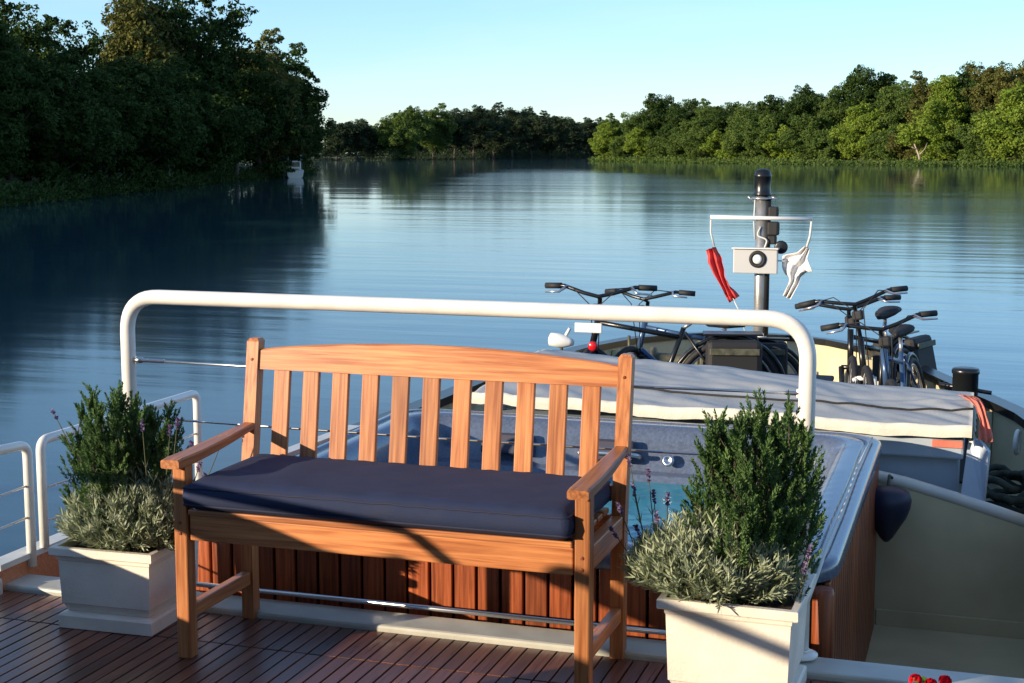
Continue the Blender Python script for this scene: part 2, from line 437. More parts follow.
PROTO = {}
def proto(key, seed, **k):
    H = k['H']; r0 = k.pop('r0', .018*H)
    me, cs = crown_mesh('crown', seed, **k)
    me.materials.append(M['leaf_mid'])
    PROTO[key] = (me, trunk_mesh('trunk', seed, H, 0, cs, r0), H)
proto('oak', 1, H=20, cz=.56, rz=.40, rx=.34, lobes=48, per=620, leaf=.23, lr=(.07, .13))
proto('broad', 2, H=20, cz=.55, rz=.40, rx=.42, lobes=54, per=600, leaf=.23, lr=(.07, .13))
proto('tall', 3, H=20, cz=.56, rz=.42, rx=.24, lobes=42, per=620, leaf=.22, lr=(.06, .12))
proto('airy', 4, H=20, cz=.58, rz=.40, rx=.30, lobes=46, per=330, leaf=.20, lr=(.05, .10), poke=1.08)
proto('round', 5, H=20, cz=.52, rz=.44, rx=.38, lobes=60, per=540, leaf=.23, lr=(.06, .11))
proto('bush', 6, H=8, cz=.46, rz=.46, rx=.52, lobes=34, per=520, leaf=.16, lr=(.12, .2), r0=.12)
proto('willow', 7, H=12, cz=.47, rz=.46, rx=.46, lobes=44, per=540, leaf=.19, lr=(.1, .17), r0=.2)

PXF = 1450.0
def tree(key, px, D, H, mt, name, label, group, width=1.0, z=None):
    me, tm, H0 = PROTO[key]
    s = H/H0
    p = W((px-512)/PXF*D, D, WZ+.55 if z is None else z)
    root = empty(name, p, random.uniform(0, 6.28)); root.scale = (s*width, s*width, s)
    c = bpy.data.objects.new('crown', me); C.objects.link(c); c.parent = root
    c.material_slots[0].link = 'OBJECT'; c.material_slots[0].material = M[mt]
    t = bpy.data.objects.new('trunk', tm); C.objects.link(t); t.parent = root
    tag(root, label, 'tree' if name != 'bush' else 'bush', group)
    return root

ORD = ['first', 'second', 'third', 'fourth', 'fifth', 'sixth', 'seventh', 'eighth', 'ninth', 'tenth', 'eleventh', 'twelfth',
       'thirteenth', 'fourteenth', 'fifteenth', 'sixteenth', 'seventeenth', 'eighteenth', 'nineteenth', 'twentieth']
random.seed(11)
# left bank: tall shaded trees close to the water
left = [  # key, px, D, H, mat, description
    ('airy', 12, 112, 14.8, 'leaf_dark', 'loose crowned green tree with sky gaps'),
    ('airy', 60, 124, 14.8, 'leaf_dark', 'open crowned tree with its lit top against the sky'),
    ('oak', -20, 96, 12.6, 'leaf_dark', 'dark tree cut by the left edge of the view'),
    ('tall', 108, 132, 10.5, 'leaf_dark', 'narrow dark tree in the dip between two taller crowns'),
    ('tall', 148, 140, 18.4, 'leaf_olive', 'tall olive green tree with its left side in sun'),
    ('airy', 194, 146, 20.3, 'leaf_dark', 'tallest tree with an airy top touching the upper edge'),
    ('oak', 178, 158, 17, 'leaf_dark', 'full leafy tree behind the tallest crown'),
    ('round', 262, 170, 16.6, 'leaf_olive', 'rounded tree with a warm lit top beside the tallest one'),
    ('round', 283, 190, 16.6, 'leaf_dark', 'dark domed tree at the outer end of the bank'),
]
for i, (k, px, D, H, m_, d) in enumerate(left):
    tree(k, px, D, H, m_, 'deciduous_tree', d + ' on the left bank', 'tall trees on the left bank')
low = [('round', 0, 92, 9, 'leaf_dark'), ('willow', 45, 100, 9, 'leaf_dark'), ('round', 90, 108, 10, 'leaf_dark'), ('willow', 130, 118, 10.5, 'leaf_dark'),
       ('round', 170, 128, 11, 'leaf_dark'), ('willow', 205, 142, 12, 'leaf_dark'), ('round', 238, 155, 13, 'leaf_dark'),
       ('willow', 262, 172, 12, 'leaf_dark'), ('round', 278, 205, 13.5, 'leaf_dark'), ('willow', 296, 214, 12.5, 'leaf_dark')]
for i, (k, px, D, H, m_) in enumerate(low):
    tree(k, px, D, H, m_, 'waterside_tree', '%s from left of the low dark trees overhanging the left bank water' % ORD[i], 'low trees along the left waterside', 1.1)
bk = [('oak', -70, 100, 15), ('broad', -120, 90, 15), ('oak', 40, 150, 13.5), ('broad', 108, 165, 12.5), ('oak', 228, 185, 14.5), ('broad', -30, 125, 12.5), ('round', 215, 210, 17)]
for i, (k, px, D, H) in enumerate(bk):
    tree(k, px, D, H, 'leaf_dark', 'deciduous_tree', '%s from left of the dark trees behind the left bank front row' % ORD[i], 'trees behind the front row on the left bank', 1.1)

# distant trees beyond the left bank and the headland
far = [('round', 338, 500, 14, 'leaf_far'), ('oak', 358, 505, 14.5, 'leaf_far'), ('willow', 374, 510, 9.5, 'leaf_far'),
       ('willow', 398, 512, 16.5, 'leaf_mid'), ('broad', 410, 530, 19.5, 'leaf_mid'), ('round', 434, 545, 20.5, 'leaf_mid'), ('oak', 455, 560, 20, 'leaf_far'),
       ('broad', 474, 580, 21.5, 'leaf_far'), ('round', 494, 600, 22.5, 'leaf_far'), ('oak', 512, 625, 22.5, 'leaf_far'), ('broad', 531, 650, 22.0, 'leaf_far'),
       ('round', 549, 680, 21.5, 'leaf_far'), ('oak', 566, 710, 20.5, 'leaf_far'), ('broad', 584, 750, 20.5, 'leaf_far'), ('round', 600, 800, 21, 'leaf_far'), ('oak', 618, 850, 21, 'leaf_far')]
fl = ['small rounded far tree next to the left bank', 'second small far tree right of the left bank', 'low far shrub like tree left of the headland',
      'sunlit bushy tree on the left tip of the wooded headland', 'broad half lit tree just right of the headland tip']
for i, (k, px, D, H, m_) in enumerate(far):
    tree(k, px, D, H, m_, 'distant_tree', fl[i] if i < 5 else '%s tree from left in the dark row along the far headland' % ORD[i-5], 'distant trees across the far water', 1.15)

# right bank: sunlit mixed trees
rt = [('round', 612, 452, 14.5, 'leaf_mid', 1), ('oak', 636, 436, 15.5, 'leaf_mid', 1), ('tall', 657, 425, 20.2, 'leaf_dark', 1.1), ('oak', 682, 412, 18.5, 'leaf_dark', 1), ('round', 702, 405, 17.5, 'leaf_mid', 1),
      ('oak', 724, 396, 17, 'leaf_dark', 1), ('oak', 750, 386, 16.5, 'leaf_mid', 1), ('tall', 768, 380, 18, 'leaf_dark', 1.1), ('broad', 805, 372, 20.5, 'leaf_dark', 1), ('round', 838, 362, 19, 'leaf_mid', .9),
      ('oak', 866, 356, 24.5, 'leaf_dark', 1), ('oak', 898, 342, 20.5, 'leaf_mid', 1), ('round', 921, 336, 21.5, 'leaf_olive', .9), ('tall', 944, 330, 21, 'leaf_light', 1.15), ('broad', 968, 330, 23, 'leaf_dark', .9),
      ('oak', 992, 322, 24, 'leaf_olive', 1), ('broad', 1022, 318, 25, 'leaf_olive', 1), ('oak', 1060, 300, 24, 'leaf_dark', 1)]
cn = {'leaf_mid': 'mid green', 'leaf_dark': 'deep green', 'leaf_olive': 'olive brown tinged', 'leaf_light': 'bright yellow green', 'leaf_far': 'bluish green'}
for i, (k, px, D, H, m_, wd) in enumerate(rt):
    tree(k, px, D+8, H, m_, 'deciduous_tree', '%s tree, %s from left in the right bank back row' % (cn[m_], ORD[i]), 'tall trees on the right bank', wd)
rl = [('willow', 606, 455, 12), ('bush', 622, 447, 8), ('willow', 641, 432, 11), ('bush', 660, 420, 8), ('willow', 678, 410, 10), ('willow', 700, 400, 12), ('bush', 722, 392, 9), ('willow', 741, 384, 12.5),
      ('willow', 762, 376, 12.5), ('bush', 784, 370, 10), ('willow', 806, 364, 12), ('bush', 830, 356, 9.5), ('willow', 858, 350, 14.5), ('bush', 884, 342, 9), ('bush', 908, 334, 9),
      ('willow', 934, 326, 14.5), ('bush', 962, 320, 9), ('willow', 990, 312, 12), ('willow', 1014, 304, 17), ('bush', 1040, 300, 10)]
rlm = ['leaf_light', 'leaf_mid', 'leaf_light', 'leaf_mid', 'leaf_mid', 'leaf_mid', 'leaf_light', 'leaf_mid', 'leaf_mid', 'leaf_light', 'leaf_mid', 'leaf_mid', 'leaf_light', 'leaf_mid', 'leaf_olive',
       'leaf_light', 'leaf_mid', 'leaf_mid', 'leaf_light', 'leaf_mid']
for i, (k, px, D, H) in enumerate(rl):
    nm = 'bush' if k == 'bush' else 'waterside_tree'
    tree(k, px, D+2, H, rlm[i], nm, '%s %s, %s from left in the right bank front row' % (cn[rlm[i]], 'bush' if k == 'bush' else 'bushy tree', ORD[i]), 'low trees and bushes along the right waterside', 1.2)

# reeds and low scrub right at the water's edge (uncountable)
def scrub(name, line, n, hmin, hmax, mt, label, ls=1.0):
    rnd = random.Random(5); mb = MB(); seg = []
    for i in range(len(line)-1):
        a, b = line[i], line[i+1]; seg.append((a, b, math.hypot(b[0]-a[0], b[1]-a[1])))
    tot = sum(s[2] for s in seg)
    vs = []; fs = []
    for _ in range(n):
        t = rnd.random()*tot
        for a, b, l in seg:
            if t <= l: break
            t -= l
        k = t/l; hh = rnd.uniform(hmin, hmax)*(0.5+noise.noise(Vector((a[0]+t*.15, 3, 1)))*.5+.4)
        x = a[0]+(b[0]-a[0])*k+rnd.gauss(0, .9); y = a[1]+(b[1]-a[1])*k+rnd.gauss(0, .9)
        p = W(x, y, WZ+.1+rnd.random()**1.4*hh)
        nrm = Vector((rnd.gauss(0, 1), rnd.gauss(0, 1), rnd.gauss(.3, .7))).normalized(); u = nrm.orthogonal(); v = nrm.cross(u); s = rnd.uniform(.14, .30)*ls
        q = len(vs); vs += [p-u*s, p+v*s*.5, p+u*s, p-v*s*.5]; fs.append((q, q+1, q+2, q+3))
    mb.add(vs, fs); tag(mb.build(name, mt), label, 'undergrowth', kind='stuff')
scrub('undergrowth', [(26, 470), (45, 401), (68, 351), (90, 316), (110, 286)], 14000, .5, 1.8, M['leaf_mid'], 'green undergrowth along the waterline of the right bank')
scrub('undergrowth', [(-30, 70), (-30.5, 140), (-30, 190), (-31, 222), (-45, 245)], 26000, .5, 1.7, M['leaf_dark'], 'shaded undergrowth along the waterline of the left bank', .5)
scrub('undergrowth', [(-85, 498), (-60, 506), (-42, 501), (-25, 561), (10, 661), (40, 761)], 16000, 2, 5, M['leaf_far'], 'dark undergrowth at the foot of the far headland')

def far_wood(name, line, n, h, mt, label, sp=5.0, ls=1.0):
    rnd = random.Random(8); mb = MB(); vs = []; fs = []
    for _ in range(n):
        t = rnd.random()*(len(line)-1); i = int(t); k = t-i; a, b = line[i], line[i+1]
        x = a[0]+(b[0]-a[0])*k; y = a[1]+(b[1]-a[1])*k
        top = h*(.8+.22*noise.noise(Vector((x*.05, y*.05, 0)))+.16*noise.noise(Vector((x*.2, y*.2, 4))))
        z = WZ+top*rnd.random()**.95
        p = W(x+rnd.uniform(-1.7, 1.7)*sp, y+rnd.uniform(-1.7, 1.7)*sp, z)
        nrm = Vector((rnd.gauss(0, 1), rnd.gauss(0, 1), rnd.gauss(.4, .8))).normalized(); u = nrm.orthogonal(); v = nrm.cross(u); s = rnd.uniform(.5, 1.1)*ls
        q = len(vs); vs += [p-u*s, p+v*s*.6, p+u*s, p-v*s*.6]; fs.append((q, q+1, q+2, q+3))
    mb.add(vs, fs); tag(mb.build(name, mt), label, 'woodland', kind='stuff')
far_wood('woodland', [(-180, 560), (-60, 585), (-10, 650), (40, 820), (75, 1000), (120, 1000), (60, 640), (70, 480)], 46000, 17, M['leaf_far'], 'dense woodland closing the gaps behind the far headland trees')
far_wood('woodland', [(48, 460), (75, 400), (105, 350), (140, 320), (190, 290)], 26000, 17, M['leaf_dark'], 'dense woodland behind the tall trees of the right bank')

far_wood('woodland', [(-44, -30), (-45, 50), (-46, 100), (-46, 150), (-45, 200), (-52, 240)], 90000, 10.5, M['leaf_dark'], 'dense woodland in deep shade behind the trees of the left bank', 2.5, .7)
# pale fallen tree on the right bank
mb = MB(); b0 = W((918-512)/PXF*323, 323, WZ+.2)
mb.tube([b0, b0+W(-.6, 0, 2.2), b0+W(-1.6, .3, 4.6)], [.3, .22, .1], 7)
mb.tube([b0+W(-.6, 0, 2.0), b0+W(.7, 0, 3.4), b0+W(1.2, 0, 4.8)], [.16, .1, .05], 6)
mb.tube([b0+W(-1.1, 0, 3.4), b0+W(-2.3, 0, 3.9)], [.1, .04], 6)
tag(mb.build('dead_tree', mat('bleached_wood', (.36, .30, .24), .9, bump=.4, bscale=3)), 'pale bare dead tree leaning at the water edge of the right bank', 'dead tree')

# small white cruiser moored under the left bank trees
cr = empty('cabin_cruiser', W((294-512)/PXF*178, 178, WZ), R(18+14))
cr.scale = (1.15, 1.15, 1.15)
tag(cr, 'small white cabin cruiser moored under the dark trees of the left bank', 'boat')
hb = MB(); secs = []
for (y, hw, zb, zt) in ((-3, .9, -.2, .75), (-1, 1.05, -.3, .8), (1.5, .9, -.25, .95), (2.7, .5, -.1, 1.1), (3.5, .04, .3, 1.2)):
    secs.append([(-hw, y, zt), (-hw*.85, y, .1), (-hw*.3, y, zb), (hw*.3, y, zb), (hw*.85, y, .1), (hw, y, zt)])
vs = [p for s_ in secs for p in s_]; fs = []
for i in range(4):
    for k in range(5): fs.append((i*6+k, i*6+k+1, (i+1)*6+k+1, (i+1)*6+k))
fs.append((0, 1, 2, 3, 4, 5)); fs += [(i*6, (i+1)*6, (i+1)*6+5, i*6+5) for i in range(4)]
hb.add(vs, fs).build('hull', M['white'], cr)
mb = MB(); mb.box(-.75, .75, -1.6, 1.2, .9, 1.75, .1); cab = mb.build('cabin', M['white'], cr)
mb = MB(); mb.box(-.6, .6, -1.66, -1.58, 1.15, 1.6, .02); mb.box(-.79, -.76, -1.3, .9, 1.25, 1.6, .01); mb.box(.76, .79, -1.3, .9, 1.25, 1.6, .01); mb.build('window', M['glass'], cab)
mb = MB(); mb.tube([(-.7, -1.6, 1.7), (-.7, -1.6, 2.5)], .03); mb.tube([(.7, -1.6, 1.7), (.7, -1.6, 2.5)], .03)
mb.tube([(-.7, -2.8, .8), (-.7, -2.8, 2.5)], .03); mb.tube([(.7, -2.8, .8), (.7, -2.8, 2.5)], .03); fr = mb.build('canopy_frame', M['steel'], cr)
mb = MB(); mb.box(-.85, .3, -2.95, -1.4, 2.5, 2.62, .04); mb.build('canopy', M['orange'], cr)

# ------------------------------------------------------------------ the barge
CX = -1.55
TR = [(-6, .40), (8.3, .40), (8.8, .29), (9.7, -.06), (10.76, -.47), (11.4, -.78), (11.75, -1.08), (11.95, -1.38), (12.03, -1.75)]
TL = [(-6, -3.40), (5, -3.40), (8, -3.20), (9.7, -3.13), (10.76, -2.95), (11.4, -2.72), (11.75, -2.45), (11.95, -2.12), (12.03, -1.75)]
TIP = 12.03
def hx(side, y, off=0.0):
    """x of the hull side (side 1 = right), moved inboard by off"""
    t = TR if side > 0 else TL
    y = min(max(y, -6), TIP)
    for i in range(len(t)-1):
        if t[i][0] <= y <= t[i+1][0]:
            k = (y-t[i][0])/(t[i+1][0]-t[i][0]); x = t[i][1]+(t[i+1][1]-t[i][1])*k; break
    return max(-1.75, x-off) if side > 0 else min(-1.75, x+off)
ys = [-6, 0, 4.3, 4.6, 5, 5.6, 6, 7.2] + [7.5+.25*i for i in range(16)] + [11.4, 11.55, 11.65, 11.75, 11.82, 11.89, 11.95, 11.98, 12.01, 12.03]
def outline(off=0.0, y0=-6, y1=12.32):
    yy = [y for y in ys if y0 <= y <= y1]
    return [(hx(1, y, off), min(y, TIP-off)) for y in yy]+[(hx(-1, y, off), min(y, TIP-off)) for y in yy[::-1]]
barge = empty('barge', (0, 0, WZ))
BZ = -WZ
tag(barge, 'river barge with cream bulwarks and black capping, its foredeck running ahead of the teak deck', 'barge')
def inner(o):   # keep children in world coordinates
    o.location = (0, 0, BZ); return o
# outer shell
o_ = outline(); mb = MB(); n = len(o_)
vs = [(x, y, -2.2) for x, y in o_]+[(x, y, .05 if y > 4.2 else -.012) for x, y in o_]
mb.add(vs, [(i, i+1, n+i+1, n+i) for i in range(n-1)], None, True); inner(mb.build('hull', M['black'], barge))
# inner bulwark face ahead of the raised deck
def strip(off, z0, z1, y0, y1, side, mt, nm):
    yy = [y for y in ys if y0 <= y <= y1]; mb = MB(); vs = []
    for y in yy:
        x = hx(side, y, off); yy_ = min(y, TIP-off); vs += [(x, yy_, z0), (x, yy_, z1)]
    mb.add(vs, [(2*i, 2*i+2, 2*i+3, 2*i+1) for i in range(len(yy)-1)], None, True)
    return inner(mb.build(nm, mt, barge))
strip(.06, -.9, .05, 7.2, 12.32, 1, M['cream'], 'bulwark')
strip(.06, -.9, .05, 7.2, 12.32, -1, M['cream'], 'bulwark')
strip(.03, -.9, .081, 4.3, 7.2, -1, M['panelwood'], 'side_panel')
strip(.06, -.9, .05, 4.3, 7.2, 1, M['cream'], 'bulwark')
# frames inside the bow bulwark
for side in (-1, 1):
    for y in (9.15, 9.9, 10.6, 11.2) if side > 0 else (9.5, 10.4, 11.1):
        x = hx(side, y, .10); mb = MB(); mb.box(x-.04, x+.04, y-.02, y+.02, -.4, .03, .004); inner(mb.build('bulwark_frame', M['cream'], barge))
# cap rail
def cap(y0, y1, mt, nm, sides=(-1, 1), win=.09, z0=.05, z1=.10):
    for side in sides:
        yy = [y for y in ys if y0 <= y <= y1]; mb = MB(); vs = []
        for y in yy:
            xo = hx(side, y)+side*.03*(y < 11.95); xi = hx(side, y, win)
            yo = y+.04*(y > 11.9); yi = min(y, TIP-.09)
            vs += [(xo, yo, z0), (xi, yi, z0), (xi, yi, z1), (xo, yo, z1)]
        fs = []
        for i in range(len(yy)-1):
            for k in range(4): fs.append((4*i+k, 4*i+(k+1) % 4, 4*i+4+(k+1) % 4, 4*i+4+k))
        fs += [(0, 1, 2, 3), tuple(4*(len(yy)-1)+k for k in (3, 2, 1, 0))]
        mb.add(vs, fs); inner(mb.build(nm, mt, barge))
cap(7.2, 12.32, M['black'], 'cap_rail')
cap(4.3, 7.2, M['creamcap'], 'cap_rail', (1,))
cap(4.3, 7.2, M['creamcap'], 'cap_rail', (-1,), .045, .082, .104)
# floors
def floor_(z, y0, y1, mt, nm, off=.05):
    yy = [y for y in ys if y0 <= y <= y1]
    pts = [(hx(1, y, off), y, z) for y in yy]+[(hx(-1, y, off), y, z) for y in yy[::-1]]
    mb = MB(); mb.add(pts, [tuple(range(len(pts)))]); return inner(mb.build(nm, mt, barge))
floor_(-.72, 4.3, 7.2, M['cream'], 'well_floor')
floor_(-.40, 7.2, 12.32, M['decksheet'], 'foredeck')
mb = MB(); mb.box(-3.38, .38, 4.48, 4.52, -1.0, -.06); inner(mb.build('bulkhead', M['cream'], barge))
# washboard between well and foredeck, top falling away to the sides
mb = MB(); xs = [-3.19+(.35+3.19)*i/16 for i in range(17)]
def wz(x): return .03-.19*max(0, (abs(x-CX)-1.05)/.75)**1.15
vs = []
for x in xs: vs += [(x, 7.15, -.72), (x, 7.15, wz(x)), (x, 7.2, wz(x)), (x, 7.2, -.72)]
mb.add(vs, [(4*i+k, 4*i+k+1, 4*i+5+k, 4*i+4+k) for i in range(16) for k in range(3)], None, False)
inner(mb.build('washboard', M['cream'], barge))
mb = MB(); mb.tube([(x, 7.17, wz(x)+.005) for x in xs], .031, 12); inner(mb.build('washboard_cap', M['creamcap'], barge))
mb = MB(); mb.box(-.43, .27, 7.135, 7.149, -.72, -.64, .002); inner(mb.build('washboard_skirt', M['cream'], barge))
# raised deck
base = MB(); base.add([(CX-1.84, -3, -.012), (CX+1.94, -3, -.012), (CX+1.94, 4.40, -.012), (CX-1.84, 4.40, -.012)], [(0, 1, 2, 3)])
inner(base.build('deck_base', M['caulk'], barge))
random.seed(5)
mb = MB(); x = -3.37; P = .0505
while x < .34:
    mb.box(x, x+P-.006, -2.5, 4.055, -.01, .004*random.random()*.3+.001, .0015); x += P
x = -3.37
while x < .34:
    mb.box(x, x+P-.006, 4.062, 4.33, -.01, .0015, .0015); x += P
tag(mb.build('deck', M['decktop']), kind='structure')
mb = MB(); mb.box(-3.38, .38, 4.335, 4.485, -.05, .022, .010); inner(mb.build('deck_kerb', mat('kerb_paint', (.46, .46, .40), .4, bump=.15, bscale=14, var=.18, vscale=5), barge))
mb = MB(); mb.box(-3.40, -3.345, -3, 4.30, -.01, .06, .01); mb.box(.35, .42, -3, 4.30, -.01, .05, .01); inner(mb.build('deck_edge', M['creamcap'], barge))

# ------------------------------------------------------------------ railings
pr_ = 0.026
hoop = empty('deck_railing', (-1.675, 4.43, .03)); hz = -.03
tag(hoop, 'white tubular hoop railing across the front edge of the teak deck', 'railing')
def loc(o, parent): o.location = -Vector(parent.location); return o
mb = MB(); mb.tube(roundpath([(-2.885, 4.45, .03), (-2.885, 4.45, 1.090), (-.495, 4.45, 1.090), (-.495, 4.45, .03)], .13, 10), pr_, 18); loc(mb.build('top_tube', M['white'], hoop), hoop)
for x in (-2.885, -.495):
    mb = MB(); mb.lathe([(.055, .03), (.055, .038), (.03, .045)], 20, Matrix.Translation((x, 4.45, 0))); loc(mb.build('post_foot', M['white'], hoop), hoop)
for z in (.862, .655):
    mb = MB(); mb.tube([(-2.84, 4.45, z), (-2.3, 4.45, z-.004), (-1.675, 4.45, z-.007), (-1.0, 4.45, z-.004), (-.51, 4.45, z)], .0045, 8)
    wr = loc(mb.build('wire', M['steel'], hoop), hoop)
    for x0, x1 in (((-2.86, -2.74), (-.50, -.56)) if z > .8 else ((-2.86, -2.80),)):
        mb = MB(); mb.tube([(x0, 4.45, z), (x0*.75+x1*.25, 4.45, z), (x0*.74+x1*.26, 4.45, z), (x1, 4.45, z)], [.011, .011, .007, .007], 10)
        t_ = mb.build('turnbuckle', M['steel'], wr)
mb = MB(); mb.tube([(-2.86, 4.475, .05), (-.49, 4.475, .05)], .009, 10); loc(mb.build('low_bar', M['steel'], hoop), hoop)

for x, sg in ((-2.885, 1), (-.495, -1)):
    for z in (.862, .655):
        mb = MB(); mb.box(x+sg*.024-.008, x+sg*.024+.010, 4.444, 4.456, z-.014, z+.014, .003); loc(mb.build('wire_lug', M['white'], hoop), hoop)
    mb = MB(); mb.torus(.0275, .003, Matrix.Translation((x, 4.45, .05)), 24, 6); loc(mb.build('weld', M['white'], hoop), hoop)
SX = -3.36
def side_hoop(y0, y1, z, zb, label, wires=(.33, .2), path=None, name='side_railing', grp=None):
    r = empty(name, (SX, y0, zb)); tag(r, label, 'railing', grp)
    p = path or [(SX, y0, zb), (SX, y0, z), (SX, y1, z), (SX, y1, zb)]
    mb = MB(); mb.tube(roundpath(p, .045, 8), .018, 14); loc(mb.build('top_tube', M['white'], r), r)
    for wz_ in wires:
        mb = MB(); mb.tube([(SX, y0, wz_), (SX, (y0+y1)/2, wz_-.01), (SX, y1, wz_)], .0045, 7); loc(mb.build('wire', M['steel'], r), r)
    return r
side_hoop(4.57, 5.72, .515, .10, 'white side railing hoop on the left bulwark ahead of the deck, behind the left planter')
side_hoop(1.9, 4.49, .515, .05, 'white side railing at the left edge of the view, next to the planter', (.36, .24),
          [(SX, 4.49, .05), (SX, 4.49, .515), (SX, 3.95, .55), (SX, 3.15, .83), (SX, 2.2, 1.03), (SX, 1.95, .93), (SX, 1.90, .05)])
# after railing beside the photographer's place (outside the picture, throws the long shadows)
r = empty('side_railing', (SX, .6, .05)); tag(r, 'white side railing with an unseen added shadow panel beside the after deck', 'railing')
mb = MB(); mb.tube(roundpath([(SX, 1.78, .05), (SX, 1.78, 1.10), (SX, -1.2, 1.10), (SX, -1.2, .05)], .1, 8), .024, 14); loc(mb.build('top_tube', M['white'], r), r)
mb = MB(); pts = [(-1.2, .87), (1.4, .87), (1.85, .87), (1.95, .92), (2.08, .96), (2.2, .95), (2.32, .89), (2.45, .87), (2.85, .87), (3.0, .84), (3.05, .74), (2.06, .72), (2.03, .05), (-1.2, .05)]
vs = [(SX-.03, y, z) for y, z in pts]+[(SX-.045, y, z) for y, z in pts]; k = len(pts)
mb.add(vs, [tuple(range(k))[::-1], tuple(range(k, 2*k))]+[(i, (i+1) % k, k+(i+1) % k, k+i) for i in range(k)])
loc(mb.build('shadow_panel', M['navy'], r), r)  # added unseen panel, outline shaped for the shadows on bench and deck
mb = MB(); mb.box(-3.42, -3.38, -3, 3.86, .05, .45, .008); inner(mb.build('deck_shade_panel', M['creamcap'], barge))  # low panel added out of view to shade the deck and left planter

# ------------------------------------------------------------------ bench
bench = empty('garden_bench', (-1.70, 4.1, 0)); tag(bench, 'slatted teak garden bench with curved top rail standing in front of the hot tub', 'bench')
def bp(mb, nm, m_=None): return loc(mb.build(nm, m_ or M['teak'], bench), bench)
XL, XR = -2.36, -1.055; YF, YB = 3.92, 4.34
def tilt(z): return YB+.0+max(0, z-.42)*.15
for x in (XL, XR):
    mb = MB(); mb.box(x-.023, x+.023, YF-.025, YF+.025, .001, .638, .005); bp(mb, 'leg')
    # rear leg and back post: straight below the seat, leaning above it
    mb = MB(); pr = [(0.001, YB), (.42, YB), (.955, tilt(.955))]
    vs = []; 
    for z, y in pr:
        for dx, dy in ((-.022, -.023), (.022, -.023), (.022, .023), (-.022, .023)): vs.append((x+dx, y+dy, z))
    mid = (x, tilt(.975), .972)
    b = len(vs); vs += [(x-.015, tilt(.965)-.017, .965), (x+.015, tilt(.965)-.017, .965), (x+.015, tilt(.965)+.017, .965), (x-.015, tilt(.965)+.017, .965)]
    fs = [(4*i+k, 4*i+(k+1) % 4, 4*i+4+(k+1) % 4, 4*i+4+k) for i in range(3) for k in range(4)]+[(12, 13, 14, 15), (3, 2, 1, 0)]
    rr = random.random()*30
    mb.add(vs, fs, [(p[2]+rr, p[0]+rr, p[1]) for p in vs]); bp(mb, 'leg')
    # arm: sweeps down from the back post, scrolls over the front leg
    mb = MB(); prof = []
    n = 16
    for i in range(n+1):
        t = i/n; y = tilt(.68)-.02+(YF-.075-(tilt(.68)-.02))*t
        z = .682-.026*math.sin(t*PI*.62)+.004*math.sin(t*PI)
        th = .024+.010*t; wd = .021+.011*math.sin(min(1, t*1.4)*PI/2)
        if t > .94: th *= .8; z -= .004
        prof.append((y, z, th, wd))
    vs = []; gs = []; rr = random.random()*30
    for (y, z, th, wd) in prof:
        for dx, dz in ((-wd, -th+.004), (-wd+.005, -th), (wd-.005, -th), (wd, -th+.004), (wd, -.004), (wd-.006, 0), (-wd+.006, 0), (-wd, -.004)):
            vs.append((x+dx, y, z+dz)); gs.append((y+rr, x+dx+rr, z+dz))
    fs = [(8*i+k, 8*i+(k+1) % 8, 8*i+8+(k+1) % 8, 8*i+8+k) for i in range(n) for k in range(8)]+[tuple(range(8))[::-1], tuple(8*n+k for k in range(8))]
    mb.add(vs, fs, gs); bp(mb, 'armrest')
    mb = MB(); mb.box(x-.018, x+.018, YF+.031, YB-.026, .395, .468, .004); bp(mb, 'side_rail')
    mb = MB(); mb.box(x-.016, x+.016, YF+.031, YB-.026, .125, .17, .004); bp(mb, 'stretcher')
mb = MB(); mb.box(XL+.029, XR-.029, YF-.016, YF+.016, .388, .470, .004); bp(mb, 'front_rail')
mb = MB(); mb.box(XL+.028, XR-.028, YB-.014, YB+.014, .388, .465, .004); bp(mb, 'rear_rail')
mb = MB()
for i in range(6):
    y = YF-.028+i*.075; mb.box(XL+.03 if i == 0 else XL-.0+.03, XR-.03, y, y+.06, .4715, .490, .004)
bp(mb, 'seat')
# top rail with arched upper edge
mb = MB(); n = 24; vs = []; gs = []
for i in range(n+1):
    t = i/n; x = XL+.0225+(XR-XL-.045)*t; zt = .928+.038*math.sin(PI*t)**.8; zb = .862
    for (z, dy) in ((zb, -.016), (zt-.004, -.016), (zt, -.011), (zt, .011), (zt-.004, .016), (zb, .016)):
        vs.append((x, tilt(z)+dy, z)); gs.append((x, z, dy))
mb.add(vs, [(6*i+k, 6*i+(k+1) % 6, 6*i+6+(k+1) % 6, 6*i+6+k) for i in range(n) for k in range(6)], gs); bp(mb, 'top_rail')
mb = MB(); mb.beam((XL+.0275, tilt(.53), .53), (XR-.0275, tilt(.53), .53), .026, .05, .003); bp(mb, 'lower_back_rail')
for x in [XL+(XR-XL)*(i+1)/12 for i in range(11)]:
    mb = MB(); mb.beam((x, tilt(.5545), .5545), (x, tilt(.8625), .8625), .059, .018, .003, up=Vector((0, 1, 0))); bp(mb, 'back_slat')
for x in (XL, XR):
    for (y, z) in ((YF-.0255, .445), (YF-.0255, .41)):
        mb = MB(); mb.lathe([(.0055, 0), (.0055, .0012), (.004, .0016)], 12, Matrix.Translation((x, y, z)) @ Matrix.Rotation(PI/2, 4, 'X')); bp(mb, 'plug', M['cabinet'])
    mb = MB(); mb.lathe([(.0055, 0), (.0055, .0012), (.004, .0016)], 12, Matrix.Translation((x, tilt(.895)-.0235, .895)) @ Matrix.Rotation(PI/2, 4, 'X')); bp(mb, 'plug', M['cabinet'])
